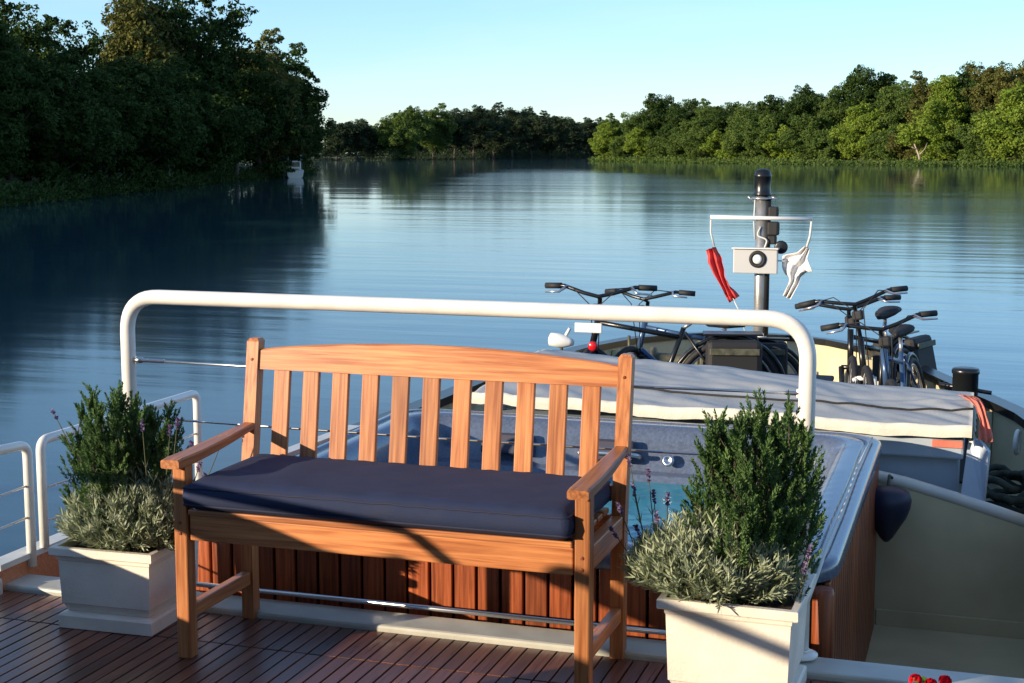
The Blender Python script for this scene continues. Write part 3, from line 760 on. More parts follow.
# cushion lying on it
def cushion():
    x0, x1, y0, y1, z0, z1 = XL+.035, XR-.032, 3.865, tilt(.56)-.022, .492, .586
    nx, ny = 48, 18; vs = []; fs = []
    def P(u, v, side):
        x = x0+(x1-x0)*u; y = y0+(y1-y0)*v
        e = min(u, 1-u)*(x1-x0); f = min(v, 1-v)*(y1-y0); q = min(e, f)
        k = 1-max(0, 1-q/.03)**2
        zm = (z0+z1)/2; hh = (z1-z0)/2*(.62+.38*k)
        puff = .004*math.sin(PI*u)*math.sin(PI*v)
        nn = noise.noise(Vector((x*7, y*11, 2)))*.005+noise.noise(Vector((x*20, y*26, 5)))*.0022
        # soft creases near the seam
        nn *= min(1, max(.1, (q-.01)/.06))
        nn += .0016*math.sin(x*70+4*math.sin(x*9))*max(0, 1-f/.09)
        in_ = .0
        return (x, y, zm+side*hh+(puff+nn if side > 0 else 0))
    idx = {}
    for s in (1, -1):
        for i in range(nx+1):
            for j in range(ny+1):
                idx[(s, i, j)] = len(vs); vs.append(P(i/nx, j/ny, s))
    for s in (1, -1):
        for i in range(nx):
            for j in range(ny):
                q = (idx[(s, i, j)], idx[(s, i+1, j)], idx[(s, i+1, j+1)], idx[(s, i, j+1)]); fs.append(q if s > 0 else q[::-1])
    per = [(i, 0) for i in range(nx)]+[(nx, j) for j in range(ny)]+[(i, ny) for i in range(nx, 0, -1)]+[(0, j) for j in range(ny, 0, -1)]
    mids = []
    for k, (i, j) in enumerate(per):
        p = vs[idx[(1, i, j)]]; out = Vector((p[0]-(x0+x1)/2, 0, 0)) if j not in (0, ny) else Vector((0, p[1]-(y0+y1)/2, 0))
        if out.length: out.normalize()
        w1 = .010+.003*noise.noise(Vector((p[0]*12, p[1]*12, 9)))
        mids.append(len(vs)); vs.append((p[0]+out.x*w1, p[1]+out.y*w1, (z0+z1)/2+.004*noise.noise(Vector((p[0]*9, p[1]*9, 1)))))
    m_ = len(per)
    for k in range(m_):
        a, b = per[k], per[(k+1) % m_]; ka, kb = mids[k], mids[(k+1) % m_]
        fs.append((idx[(1, *a)], ka, kb, idx[(1, *b)])); fs.append((ka, idx[(-1, *a)], idx[(-1, *b)], kb))
    mb = MB(); mb.add(vs, fs, None, True); root = mb.build('seat_cushion', M['navy'])
    tag(root, 'navy blue canvas seat cushion lying on the teak bench', 'cushion')
    for s in (1, -1):
        pts = []
        for (i, j) in per: p = vs[idx[(s, i, j)]]; pts.append((p[0], p[1], p[2]-s*.002))
        mb = MB(); mb.tube(pts, .0038, 6, closed=True); mb.build('piping', M['navyseam'], root)
cushion()

# ------------------------------------------------------------------ planters and plants
def planter(cx, y0, wt, wb, h, rz, label, z0=0.0):
    r = empty('planter', (cx, y0, z0), rz); tag(r, label, 'planter')
    # square tapered body: rings (half width, z)
    def ring(hw, z): return [(-hw, 0+(wt/2-hw), z), (hw, (wt/2-hw), z), (hw, wt/2+hw, z), (-hw, wt/2+hw, z)]
    ht, hb = wt/2, wb/2
    prof = [(hb-.006, .058), (hb+.004, .085), (hb+.008, .088), (ht-.022, h-.05), (ht-.019, h-.045), (ht-.018, h-.034), (ht-.003, h-.030), (ht, h-.026), (ht, h-.003), (ht-.003, h), (ht-.022, h), (ht-.024, h-.03), (ht-.04, h-.03)]
    mb = MB(); vs = []; 
    for hw, z in prof: vs += ring(hw, z)
    mb.add(vs, [(4*i+k, 4*i+(k+1) % 4, 4*i+4+(k+1) % 4, 4*i+4+k) for i in range(len(prof)-1) for k in range(4)]); mb.build('pot', M['planter'], r)
    mb = MB(); prof = [(hb+.010, .001), (hb+.018, .004), (hb+.018, .046), (hb+.012, .054), (hb-.01, .0575)]; vs = []
    for hw, z in prof: vs += ring(hw, z)
    mb.add(vs, [(4*i+k, 4*i+(k+1) % 4, 4*i+4+(k+1) % 4, 4*i+4+k) for i in range(len(prof)-1) for k in range(4)]); mb.build('saucer', M['planter'], r)
    mb = MB(); a = ht-.03; n = 10; vs = []
    for i in range(n+1):
        for j in range(n+1): vs.append((-a+2*a*i/n, wt/2-a+2*a*j/n, h-.025+.008*noise.noise(Vector((i*.9, j*.9, 0)))))
    mb.add(vs, [(i*(n+1)+j, (i+1)*(n+1)+j, (i+1)*(n+1)+j+1, i*(n+1)+j+1) for i in range(n) for j in range(n)], None, True); mb.build('soil', M['soil'], r)
    return r
planter(-2.745, 4.02, .385, .315, .285, R(2), 'cream square planter with a step base left of the bench', )
planter(-.645, 3.93, .40, .325, .335, R(-1), 'cream square planter right of the bench in front of the white post')

def needle(vs, fs, p, d, L, wd, rnd, bend=.0):
    d = d.normalized(); s = d.orthogonal().normalized(); s.rotate(Matrix.Rotation(rnd.uniform(0, 6.28), 3, d))
    q = len(vs); m = p+d*L*.5+Vector((0, 0, bend*L*.3)); e = p+d*L+Vector((0, 0, bend*L))
    vs += [p-s*wd*.3, p+s*wd*.3, m+s*wd*.5, m-s*wd*.5, e]
    fs += [(q, q+1, q+2, q+3), (q+3, q+2, q+4)]

def juniper(cx, cy, z0, rx, ry, h, seed, label, lean=(0, 0), sprigs=900):
    """dense upright shrub of feathery sprigs, pointed irregular top"""
    rnd = random.Random(seed); r = empty('conifer_shrub', (cx, cy, z0)); tag(r, label, 'shrub')
    vs = []; fs = []; tw = MB()
    spires = []
    for k in range(17):
        a = k*2.399; q = ((k+.5)/17)**.5
        spires.append((math.cos(a)*q*.82, math.sin(a)*q*.82, (1.0-.20*q*q)*rnd.uniform(.86, 1.08), rnd.uniform(-.10, .10), rnd.uniform(-.10, .10)))
    for i in range(sprigs):
        sp = spires[i % 17]; t = rnd.random()**.85
        zz = t*h*sp[2]; a = rnd.uniform(0, 2*PI)
        pr2 = (.34*(1-t)**.75+.015)*rnd.uniform(.5, 1.0)**.5*(.6+.4*min(1, t*5))
        bul = .64+.34*math.sin((.14+t*.62)*PI)
        x = (sp[0]*bul+sp[3]*t+math.cos(a)*pr2)*rx+lean[0]*t
        y = (sp[1]*bul+sp[4]*t+math.sin(a)*pr2)*ry+lean[1]*t
        tip = Vector((x, y, zz+rnd.uniform(0, .03)))
        dr = (Vector((math.cos(a), math.sin(a), 0))*.34+Vector((sp[0]*.22, sp[1]*.22, 0))+Vector((rnd.gauss(0, .14), rnd.gauss(0, .14), .9))).normalized()
        L = rnd.uniform(.05, .10)
        p0 = tip-dr*L*.5
        if rnd.random() < .3: tw.tube([p0-dr*.05, p0+dr*L], [.0016, .0006], 4, cap=False)
        for k in range(34):
            u = k/34; pp = p0+dr*L*u
            sd = dr.orthogonal().normalized(); sd.rotate(Matrix.Rotation(k*2.4+rnd.random(), 3, dr))
            d = (sd*.9*(1-u*.55)+dr*.9)
            needle(vs, fs, pp, d, rnd.uniform(.012, .021)*(1-u*.3), .0048, rnd)
    mb = MB(); mb.add(vs, fs); mb.build('foliage', M['juniper'], r)
    for i in range(17):
        sp = spires[i]; tw.tube([(sp[0]*.1*rx, sp[1]*.1*ry, -.05), (sp[0]*.3*rx, sp[1]*.3*ry, h*.4), (sp[0]*.4*rx+lean[0]*.8, sp[1]*.4*ry+lean[1]*.8, h*.8)], [.006, .004, .001], 5)
    tw.build('stems', M['bark'], r)
juniper(-2.785, 4.24, .25, .235, .20, .53, 1, 'dark green upright shrub growing in the left planter', (.0, 0), 1150)
juniper(-.625, 4.13, .31, .225, .19, .55, 4, 'deep green conical shrub growing in the right planter', (.03, 0), 1300)

def silver(cx, cy, z0, rx, ry, h, n, seed, label, dens=1.0):
    rnd = random.Random(seed); r = empty('silver_shrub', (cx, cy, z0)); tag(r, label, 'shrub')
    vs = []; fs = []; tw = MB()
    for i in range(n):
        a = rnd.uniform(0, 2*PI); q = rnd.random()**.5
        bx, by = math.cos(a)*q*rx*.5, math.sin(a)*q*ry*.5
        out = Vector((math.cos(a)*q*rx, math.sin(a)*q*ry, 0))
        hh = h*(1-.5*q*q)*rnd.uniform(.55, 1.1)
        p0 = Vector((bx, by, -.01)); p2 = Vector((out.x*1.0, out.y*1.0, hh-.05*q*rnd.random()))
        p1 = (p0+p2)/2+Vector((out.x*.12, out.y*.12, .02))
        pts = []
        for k in range(7):
            t = k/6; pts.append(p0*(1-t)**2+p1*2*t*(1-t)+p2*t*t)
        if i % 3 == 0: tw.tube(pts, .0011, 3, cap=False)
        for k in range(2, 7):
            d0 = (pts[k]-pts[k-1]).normalized()
            for j in range(4 if k < 6 else 7):
                sd = d0.orthogonal(); sd.rotate(Matrix.Rotation(rnd.uniform(0, 6.28), 3, d0))
                d = d0*rnd.uniform(.6, 1.3)+sd.normalized()*rnd.uniform(.5, 1.0)
                needle(vs, fs, pts[k]+d0*rnd.uniform(-.01, .01), d, rnd.uniform(.020, .042), .0052, rnd, rnd.uniform(-.1, .35))
    mb = MB(); mb.add(vs, fs); mb.build('foliage', M['greyleaf'], r); tw.build('stems', M['stem'], r)
silver(-2.72, 4.17, .27, .245, .17, .235, 620, 7, 'silvery grey shrub spilling over the rim of the left planter')
silver(-.71, 4.05, .32, .25, .15, .225, 700, 9, 'silvery grey shrub spilling over the rim of the right planter')

def lavender(name_cx, cy, z0, stems, seed, label):
    rnd = random.Random(seed); r = empty('lavender', (name_cx, cy, z0)); tag(r, label, 'lavender')
    st = MB(); vs = []; fs = []; lv = []; lf = []
    for (dx, dy, hh) in stems:
        p0 = Vector((dx*.25, dy*.25, 0)); p2 = Vector((dx, dy, hh)); p1 = (p0+p2)/2+Vector((dx*.12, 0, .03))
        pts = [p0*(1-t/8)**2+p1*2*(t/8)*(1-t/8)+p2*(t/8)**2 for t in range(9)]
        st.tube(pts, [.0016]*8+[.0010], 4, cap=False)
        for k in range(1, 6):
            d0 = (pts[k]-pts[k-1]).normalized()
            for j in range(3):
                sd = d0.orthogonal(); sd.rotate(Matrix.Rotation(rnd.uniform(0, 6.28), 3, d0)); needle(lv, lf, pts[k], d0+sd.normalized()*.5, .03, .003, rnd)
        d0 = (pts[-1]-pts[-2]).normalized()
        for k in range(46):
            pp = pts[-1]+d0*rnd.uniform(-.018, .022)
            sd = d0.orthogonal(); sd.rotate(Matrix.Rotation(rnd.uniform(0, 6.28), 3, d0))
            needle(vs, fs, pp, d0*.5+sd.normalized(), rnd.uniform(.006, .012), .007, rnd)
        mb = MB(); mb.add(vs, fs); mb.build('flower', M['lilac'], r); vs = []; fs = []
    st.build('stems', M['stem'], r)
    mb = MB(); mb.add(lv, lf); mb.build('leaves', M['greyleaf'], r)
lavender(-.84, 4.04, .32, [(-.10, 0, .30), (-.06, .02, .34), (-.14, .0, .24), (-.03, 0, .22), (-.12, .03, .38), (-.08, -.02, .18), (-.16, .02, .16), (0, .0, .28), (-.05, .05, .27),
         (.16, -.05, .16), (.10, -.04, .19), (.20, -.03, .12), (.08, -.06, .13)], 2, 'lavender with thin purple flower spikes at the left side of the right planter')
lavender(-.46, 4.02, .32, [(.02, -.02, .12), (-.015, 0, .08), (.03, 0, .16)], 8, 'small lavender sprig at the right corner of the right planter')
lavender(-2.62, 4.16, .27, [(.10, 0, .43), (.06, .02, .40), (.16, -.02, .36), (.13, .02, .30), (.19, 0, .25), (-.02, -.02, .42), (-.36, -.02, .44), (.26, .0, .37), (.2, -.04, .30)], 3, 'lavender with sparse flower spikes reaching over the left bench arm')

# geranium at the lower edge
g = empty('geranium', (-.08, 3.86, .165)); tag(g, 'red geranium blooms at the bottom edge beside the right planter', 'flower')
rnd = random.Random(4); vs = []; fs = []; lv = []; lf = []; st = MB()
for (dx, dy, zz) in ((-.045, 0, .038), (-.005, .0, .030), (.03, .01, .040), (.005, -.03, .02)):
    st.tube([(dx*.3, dy*.3, -.10), (dx, dy, zz-.01)], .0022, 5)
    for k in range(26):
        d = Vector((rnd.gauss(0, 1), rnd.gauss(0, 1), abs(rnd.gauss(0, .9)))).normalized(); p = Vector((dx, dy, zz))+d*.014
        u = d.orthogonal().normalized(); v = d.cross(u); s = .010; q = len(vs)
        vs += [p-u*s, p-v*s*.8+d*.003, p+u*s, p+v*s*.8+d*.003]; fs.append((q, q+1, q+2, q+3))
    mb = MB(); mb.add(vs, fs); mb.build('flower', M['petal'], g); vs = []; fs = []
for k in range(60):
    a = rnd.uniform(0, 6.28); q_ = rnd.uniform(.02, .12); p = Vector((math.cos(a)*q_, math.sin(a)*q_, rnd.uniform(-.06, .012))); d = Vector((rnd.gauss(0, .5), rnd.gauss(0, .5), 1)).normalized(); u = d.orthogonal().normalized(); v = d.cross(u)
    s = rnd.uniform(.012, .022); q = len(lv); lv += [p+(u*math.cos(b*PI/4)+v*math.sin(b*PI/4))*s*(1+.15*(b % 2))+d*.004*(b % 2) for b in range(8)]; lf.append(tuple(q+b for b in range(8)))
    st.tube([(0, 0, -.1), tuple(p)], .0014, 4, cap=False)
st.build('stems', M['stem'], g); mb = MB(); mb.add(lv, lf); mb.build('leaves', M['geraleaf'], g)
mb = MB(); mb.lathe([(.055, .002), (.075, .075), (.083, .075), (.085, .10), (.077, .10), (.07, .08), (.001, .078)], 28, Matrix.Translation((-.08, 3.86, 0)))
tag(mb.build('flower_pot', M['terracotta']), 'round terracotta pot holding the red geranium', 'pot')

# ------------------------------------------------------------------ hot tub
tub = empty('hot_tub', (-1.68, 5.87, -.72)); tag(tub, 'sunken hot tub with blue grey acrylic shell and red wooden cabinet behind the bench', 'hot tub')
def tb(mb, nm, m_, par=None, **k):
    o = mb.build(nm, m_, par or tub, **k)
    if par is None: loc(o, tub)
    return o
TX0, TX1, TY0, TY1 = -2.92, -.415, 4.66, 7.10
def rrect(inset, z, rad=.20, n=7):
    x0, x1, y0, y1 = TX0+inset, TX1-inset, TY0+inset, TY1-inset
    rd = max(.05, rad-inset*.25); p = []
    for (cx, cy, a0) in ((x1-rd, y1-rd, 0), (x0+rd, y1-rd, PI/2), (x0+rd, y0+rd, PI), (x1-rd, y0+rd, 1.5*PI)):
        for i in range(n+1): a = a0+PI/2*i/n; p.append((cx+rd*math.cos(a), cy+rd*math.sin(a), z))
    return p
prof = [(.03, .185), (.002, .186), (0, .19), (0, .225), (.004, .238), (.016, .246), (.05, .248), (.055, .246), (.06, .236), (.075, .234), (.08, .244), (.086, .247), (.14, .249), (.165, .243), (.19, .22), (.205, .18), (.225, .10), (.24, .04), (.245, .036), (.30, .032), (.305, .028), (.33, -.10), (.36, -.15), (.60, -.17), (.605, -.175), (.68, -.5), (.75, -.55)]
mb = MB(); vs = []; m_ = len(rrect(0, 0))
for i, z in prof: vs += rrect(i, z)
fs = [(q*m_+k, q*m_+(k+1) % m_, (q+1)*m_+(k+1) % m_, (q+1)*m_+k) for q in range(len(prof)-1) for k in range(m_)]+[tuple((len(prof)-1)*m_+k for k in range(m_))]
mb.add(vs, fs, None, True); shell = tb(mb, 'shell', M['acrylic'])
wm = mat('tub_water', (.07, .36, .46), .18, spec=.5); 
nt_ = wm.node_tree; b_ = nt_.nodes['Principled BSDF']; b_.inputs['Transmission Weight'].default_value = .25; b_.inputs['IOR'].default_value = 1.33
nn_ = nt_.nodes.new('ShaderNodeTexNoise'); nn_.inputs['Scale'].default_value = 6; bb_ = nt_.nodes.new('ShaderNodeBump'); bb_.inputs['Distance'].default_value = .02; bb_.inputs['Strength'].default_value = .6
tc_ = nt_.nodes.new('ShaderNodeTexCoord'); nt_.links.new(tc_.outputs['Object'], nn_.inputs['Vector']); nt_.links.new(nn_.outputs['Fac'], bb_.inputs['Height']); nt_.links.new(bb_.outputs['Normal'], b_.inputs['Normal'])
mb = MB(); mb.add(rrect(.318, .0), [tuple(range(m_))]); tb(mb, 'water', wm)
for (x, y, rz) in ((-2.25, 6.83, 0), (-1.72, 6.83, 0), (-.735, 6.3, PI/2), (-.735, 5.5, PI/2)):
    mb = MB(); MM = Matrix.Translation((x, y, .135)) @ Matrix.Rotation(rz, 4, 'Z') @ Matrix.Rotation(R(-25), 4, 'X'); mb.box(-.13, .13, -.02, .02, -.055, .055, .016, MM); tb(mb, 'headrest', M['headrest'])
for (x, y) in ((-1.42, 6.84), (-1.20, 6.85)):
    mb = MB(); MM = Matrix.Translation((x, y, .10)) @ Matrix.Rotation(R(70), 4, 'X'); mb.lathe([(.03, 0), (.03, .012), (.018, .016), (.012, .008)], 16, MM); tb(mb, 'jet', M['steel'])
mb = MB(); mb.tube(roundpath([(-1.86, 6.86, .10), (-1.86, 6.78, .13), (-1.66+.1, 6.78, .13), (-1.56, 6.86, .10)], .04), .011, 10); tb(mb, 'grab_handle', M['steel'])
# cabinet planks
random.seed(9)
def planks(a, b, nrm, z0, z1):
    a, b = Vector(a), Vector(b); L = (b-a).length; d = (b-a)/L; mb = MB(); s = 0.0
    while s < L-.03:
        wd = .088; e = min(L, s+wd-(.011 if abs(d.x) > .5 else .02))
        p = a+d*(s+e)/2; MM = Matrix.Translation((p.x, p.y, 0)) @ Matrix.Rotation(math.atan2(d.y, d.x), 4, 'Z')
        mb.box(-(e-s)/2, (e-s)/2, -.009, .009, z0, z1, .003, MM, axis=2); s += wd
    return tb(mb, 'side_boards', M['cabinet'])
planks((TX0+.04, TY0+.03, 0), (TX1-.07, TY0+.03, 0), -1, -.72, .182)
planks((TX1-.03, TY0+.08, 0), (TX1-.03, TY1-.02, 0), 1, -.72, .182)
planks((TX0+.04, TY0+.05, 0), (TX0+.04, TY1-.02, 0), 1, -.72, .182)
mb = MB(); mb.box(TX0+.07, TX1-.07, TY0+.055, TY0+.07, -.715, .175); mb.box(TX0+.07, TX1-.07, TY1-.07, TY1-.055, -.715, .175)
mb.box(TX0+.055, TX0+.068, TY0+.06, TY1-.06, -.715, .175); mb.box(TX1-.068, TX1-.055, TY0+.06, TY1-.06, -.715, .175); tb(mb, 'inner_frame', M['caulk'])
for x in (TX0+.03, TX1-.035):
    mb = MB(); mb.tube([(x, TY0+.02, -.72), (x, TY0+.02, .165), (x, TY0+.02, .184)], [.036, .036, .03], 18); tb(mb, 'corner_post', M['cabinet'])
mb = MB(); mb.box(TX0+.07, TX1-.08, TY0+.008, TY0+.020, -.12, -.06, .003); tb(mb, 'trim_board', M['cabinet'])
# cover lifter cord lying along the rim
mb = MB(); pts = [(-.49, 4.50, .16), (-.46, 4.64, .262), (-.465, 4.9, .266), (-.46, 5.5, .264), (-.47, 6.2, .266), (-.46, 6.9, .262)]
mb.tube(roundpath(pts, .08, 4), .0055, 7); tag(mb.build('cord', M['whiterope']), 'thin white cord running from the railing post along the hot tub rim', 'cord')

# ------------------------------------------------------------------ foredeck gear
hatch = empty('deck_hatch', (-1.28, 7.8, -.4)); tag(hatch, 'low blue grey hatch box on the foredeck under the tarpaulin', 'hatch')
mb = MB(); mb.box(-2.5, -.07, 7.36, 7.85, -.40, .10, .01); loc(mb.build('coaming', M['hatchpaint'], hatch), hatch)
mb = MB(); mb.box(-2.54, -.05, 7.30, 7.87, .10, .20, .012); loc(mb.build('lid', M['hatchpaint'], hatch), hatch)
mb = MB(); mb.box(-.20, -.055, 7.285, 7.298, .160, .196, .002); loc(mb.build('edge_strip', M['orange'], hatch), hatch)
mb = MB(); MM = Matrix.Translation((.015, 7.42, 0)) @ Matrix.Rotation(R(14), 4, 'X')
mb.box(-.022, .022, -.10, .10, -.22, .19, .008, MM)
vs = [(-.055, 7.225, -.06), (.05, 7.205, -.10), (.065, 7.26, .155), (.02, 7.32, .20), (-.03, 7.34, .20)]
mb = MB(); bk_ = [(x+.01, y+.03, z) for x, y, z in vs]
mb.add(vs+bk_, [(0, 1, 2, 3, 4), (9, 8, 7, 6, 5)]+[(i, (i+1) % 5, 5+(i+1) % 5, 5+i) for i in range(5)])
tag(mb.build('end_board', M['hatchpaint']), 'pale blue board standing upright at the right end of the hatch', 'board')

def tarp():
    X0, X1, Y0, Y1 = -2.58, -.015, 7.25, 8.62
    nx, ny = 120, 50; vs = []; fs = []
    def zt(x, y):
        u = (x-X0)/(X1-X0); v = (y-Y0)/(8.75-.65*u-Y0)
        z = .315-.050*u+.062*math.sin(PI*.5*min(1, v*1.25))-.03*max(0, v-.8)/.2
        z += .016*noise.noise(Vector((x*1.6+y*2.5, y*1.1-x*.9, 0)))+.016*abs(noise.noise(Vector((x*5+y*7, y*3.0-x*2.2, 3))))
        z += .010*max(0, math.sin(x*5.5+y*9+2*noise.noise(Vector((x*2, y*2, 1)))))**4*(.4+.6*noise.noise(Vector((x*1.3, y*1.3, 8)))+.3)
        z += .007*math.exp(-((y-(7.70+.10*math.sin(x*1.7)))/.025)**2)-.006*math.exp(-((y-(7.76+.10*math.sin(x*1.7)))/.03)**2)
        return z
    for i in range(nx+1):
        for j in range(ny+1):
            x = X0+(X1-X0)*i/nx; y = Y0+((8.75-.65*i/nx)-Y0)*j/ny
            vs.append((x, y, zt(x, y)))
    top = len(vs)
    for i in range(nx):
        for j in range(ny): a = i*(ny+1)+j; fs.append((a, a+ny+1, a+ny+2, a+1))
    # drop at right, rear and left sides
    def skirt(ids, dx, dy, dz):
        b = len(vs)
        for k, q in enumerate(ids): p = vs[q]; vs.append((p[0]+dx+.008*math.sin(k*.9), p[1]+dy+.008*math.sin(k*.7), p[2]-dz))
        for k in range(len(ids)-1): fs.append((ids[k], ids[k+1], b+k+1, b+k))
    skirt([nx*(ny+1)+j for j in range(ny+1)], .012, 0, .10)
    skirt([j for j in range(ny+1)], -.012, 0, .10)
    skirt([i*(ny+1)+ny for i in range(nx+1)], 0, .012, .12)
    r = MB(); r.add(vs, fs, None, True); r = r.build('tarpaulin', M['tarp'])
    tag(r, 'wrinkled grey tarpaulin with laced cream edge stretched over the foredeck hatch', 'tarpaulin')
    mb = MB(); vs2 = []; f2 = []; n = 260
    for i in range(n+1):
        x = X0+(X1-X0)*i/n; z = zt(x, Y0); rip = .0012*math.sin(x*95)+.003*noise.noise(Vector((x*9, 0, 7)))
        vs2 += [(x, Y0+.004, z+.004), (x, Y0-.014, z-.004), (x, Y0-.016-rip, z-.026), (x, Y0-.012+rip*.6, z-.056-.002*math.sin(x*11))]
    f2 = [(4*i+k, 4*i+k+1, 4*i+5+k, 4*i+4+k) for i in range(n) for k in range(3)]
    mb.add(vs2, f2, None, True); mb.build('laced_edge', M['tarpedge'], r)
    mb = MB(); pts = []
    for i in range(101):
        x = X0+(X1-X0)*i/100; y = 7.52+.03*math.sin(x*2.2); pts.append((x, y, zt(x, y)+.006))
    mb.tube(pts, .006, 6); mb.build('lashing', M['rubber'], r)
tarp()

# orange cloth over the tarp corner
def cloth(name, pts, wds, mt, label, cat, th=.008, wob=.02, seed=0, n=26, up=Vector((0, 0, 1)), par=None):
    """crumpled strip following pts with changing width"""
    rnd = random.Random(seed); pts = roundpath(pts, .2, 5); m_ = len(pts)
    k = 12; vs = []; fs = []
    for side in (0, 1):
        for i, p in enumerate(pts):
            t = (pts[min(i+1, m_-1)]-pts[max(0, i-1)]).normalized(); s = t.cross(up)
            if s.length < .1: s = t.cross(Vector((0, 1, 0)))
            s.normalize(); nn = t.cross(s)
            q = i/(m_-1)*(len(wds)-1); a = int(min(q, len(wds)-2)); wd = wds[a]+(wds[a+1]-wds[a])*(q-a)
            for j in range(k+1):
                u = j/k-.5
                off = wob*(math.sin(u*14+i*.35+seed)+.6*noise.noise(Vector((u*6, i*.3, seed))))
                vs.append(p+s*u*wd+nn*(off+side*th))
    N = m_*(k+1)
    for i in range(m_-1):
        for j in range(k):
            a = i*(k+1)+j; fs.append((a, a+1, a+k+2, a+k+1)); fs.append((N+a, N+a+k+1, N+a+k+2, N+a+1))
    for i in range(m_-1):
        for j in (0, k): a = i*(k+1)+j; fs.append((a, a+k+1, N+a+k+1, N+a))
    for j in range(k):
        for i in (0, m_-1): a = i*(k+1)+j; fs.append((a, a+1, N+a+1, N+a))
    mb = MB(); mb.add(vs, fs, None, True); o = mb.build(name, mt, par)
    if label: tag(o, label, cat)
    return o
cloth('orange_cloth', [(-.26, 7.98, .29), (-.12, 7.96, .31), (-.02, 7.72, .34), (.02, 7.5, .35), (.045, 7.38, .27), (.05, 7.33, .19)], [.02, .035, .035, .04, .04, .07], M['orange'],
      'crumpled orange red cloth hanging over the right corner of the tarpaulin', 'cloth', .006, .012, 2)

# bollard
bo = empty('bollard', (-.07, 9.15, -.4)); tag(bo, 'black cylindrical bollard with a cross pin on the foredeck edge', 'bollard')
mb = MB(); mb.lathe([(.12, 0), (.12, .02), (.078, .03), (.076, .655), (.082, .66), (.082, .68), (.076, .69), (.01, .692)], 28); mb.build('post', M['black'], bo)
mb = MB(); mb.tube([(-.155, 0, .585), (.155, 0, .545)], [.013, .013], 10); mb.build('cross_pin', M['black'], bo)

# fairlead rosette at the right
fl_ = empty('fairlead', (.225, 8.42, -.01)); tag(fl_, 'white spoked fairlead on the inner face of the right bulwark', 'fairlead')
mb = MB(); MM = Matrix.Rotation(PI/2, 4, 'Y') @ Matrix.Rotation(R(12), 4, 'X'); mb.torus(.062, .013, MM, 24, 8); mb.build('ring', M['white'], fl_)
mb = MB()
for k in range(6):
    a = k*PI/3; mb.tube([(0, 0, 0), (-.006, .06*math.cos(a), .06*math.sin(a))], .010, 6)
mb.build('spokes', M['white'], fl_)

# rope coils on the side deck
mb = MB(); rnd = random.Random(6); pts = []
for i in range(230):
    a = i*2*PI/26; t = i/230
    rr = .26-.10*abs(math.sin(i*.021))+.02*math.sin(i*.5)
    pts.append((.17+rr*math.cos(a)*.75, 7.9+rr*math.sin(a)*1.7, -.37+.26*t+.03*math.sin(i*.37)+.02*rnd.random()))
mb.tube(pts, .019, 8)
tag(mb.build('mooring_rope', M['rope']), 'dark green mooring rope coiled on the side deck by the hatch', 'rope')

# fender in the well
fe = empty('fender', (-.385, 6.97, -.25)); tag(fe, 'dark navy teardrop fender hanging on the washboard beside the hot tub', 'fender')
mb = MB(); mb.lathe([(.012, 0), (.03, .02), (.06, .07), (.09, .12), (.108, .17), (.112, .21), (.10, .245), (.06, .262), (.02, .27)], 26); mb.build('body', M['fender'], fe)
mb = MB(); mb.tube([(0, 0, .265), (0, .10, .30), (.01, .18, .27)], .007, 6); mb.build('lanyard', M['rope'], fe)

# windlass
wl = empty('windlass', (-2.15, 10.6, -.4)); tag(wl, 'weathered anchor windlass behind the tarpaulin on the foredeck', 'windlass')
for x in (-.22, .22):
    mb = MB(); mb.box(x-.02, x+.02, -.14, .14, 0, .5, .01); mb.build('side_frame', M['winch'], wl)
MM = Matrix.Rotation(PI/2, 4, 'Y')
mb = MB(); mb.lathe([(.10, -.19), (.10, -.16), (.06, -.15), (.055, 0), (.06, .15), (.10, .16), (.10, .19)], 20, Matrix.Translation((0, 0, .44)) @ MM); mb.build('drum', M['winch'], wl)
mb = MB(); mb.lathe([(.14, -.012), (.14, .012)], 24, Matrix.Translation((.27, 0, .46)) @ MM, False); mb.torus(.14, .012, Matrix.Translation((.27, 0, .46)) @ MM, 24, 6); mb.build('gear_wheel', M['winch'], wl)
mb = MB(); mb.tube([(-.25, 0, .44), (-.36, 0, .44), (-.36, -.02, .62)], .012, 8); mb.build('crank', M['winch'], wl)

ch = empty('deck_chest', (-1.42, 10.3, -.4)); tag(ch, 'low black chest on the foredeck just in front of the bow mast', 'chest')
mb = MB(); mb.box(-.42, .42, -.2, .2, 0, .36, .015); mb.build('body', M['black'], ch)
mb = MB(); mb.box(-.44, .44, -.22, .22, .362, .40, .012); mb.build('lid', M['rubber'], ch)
for x_ in (-.25, .25):
    mb = MB(); mb.box(x_-.02, x_+.02, -.212, -.201, .28, .34, .003); mb.build('latch', M['silver'], ch)

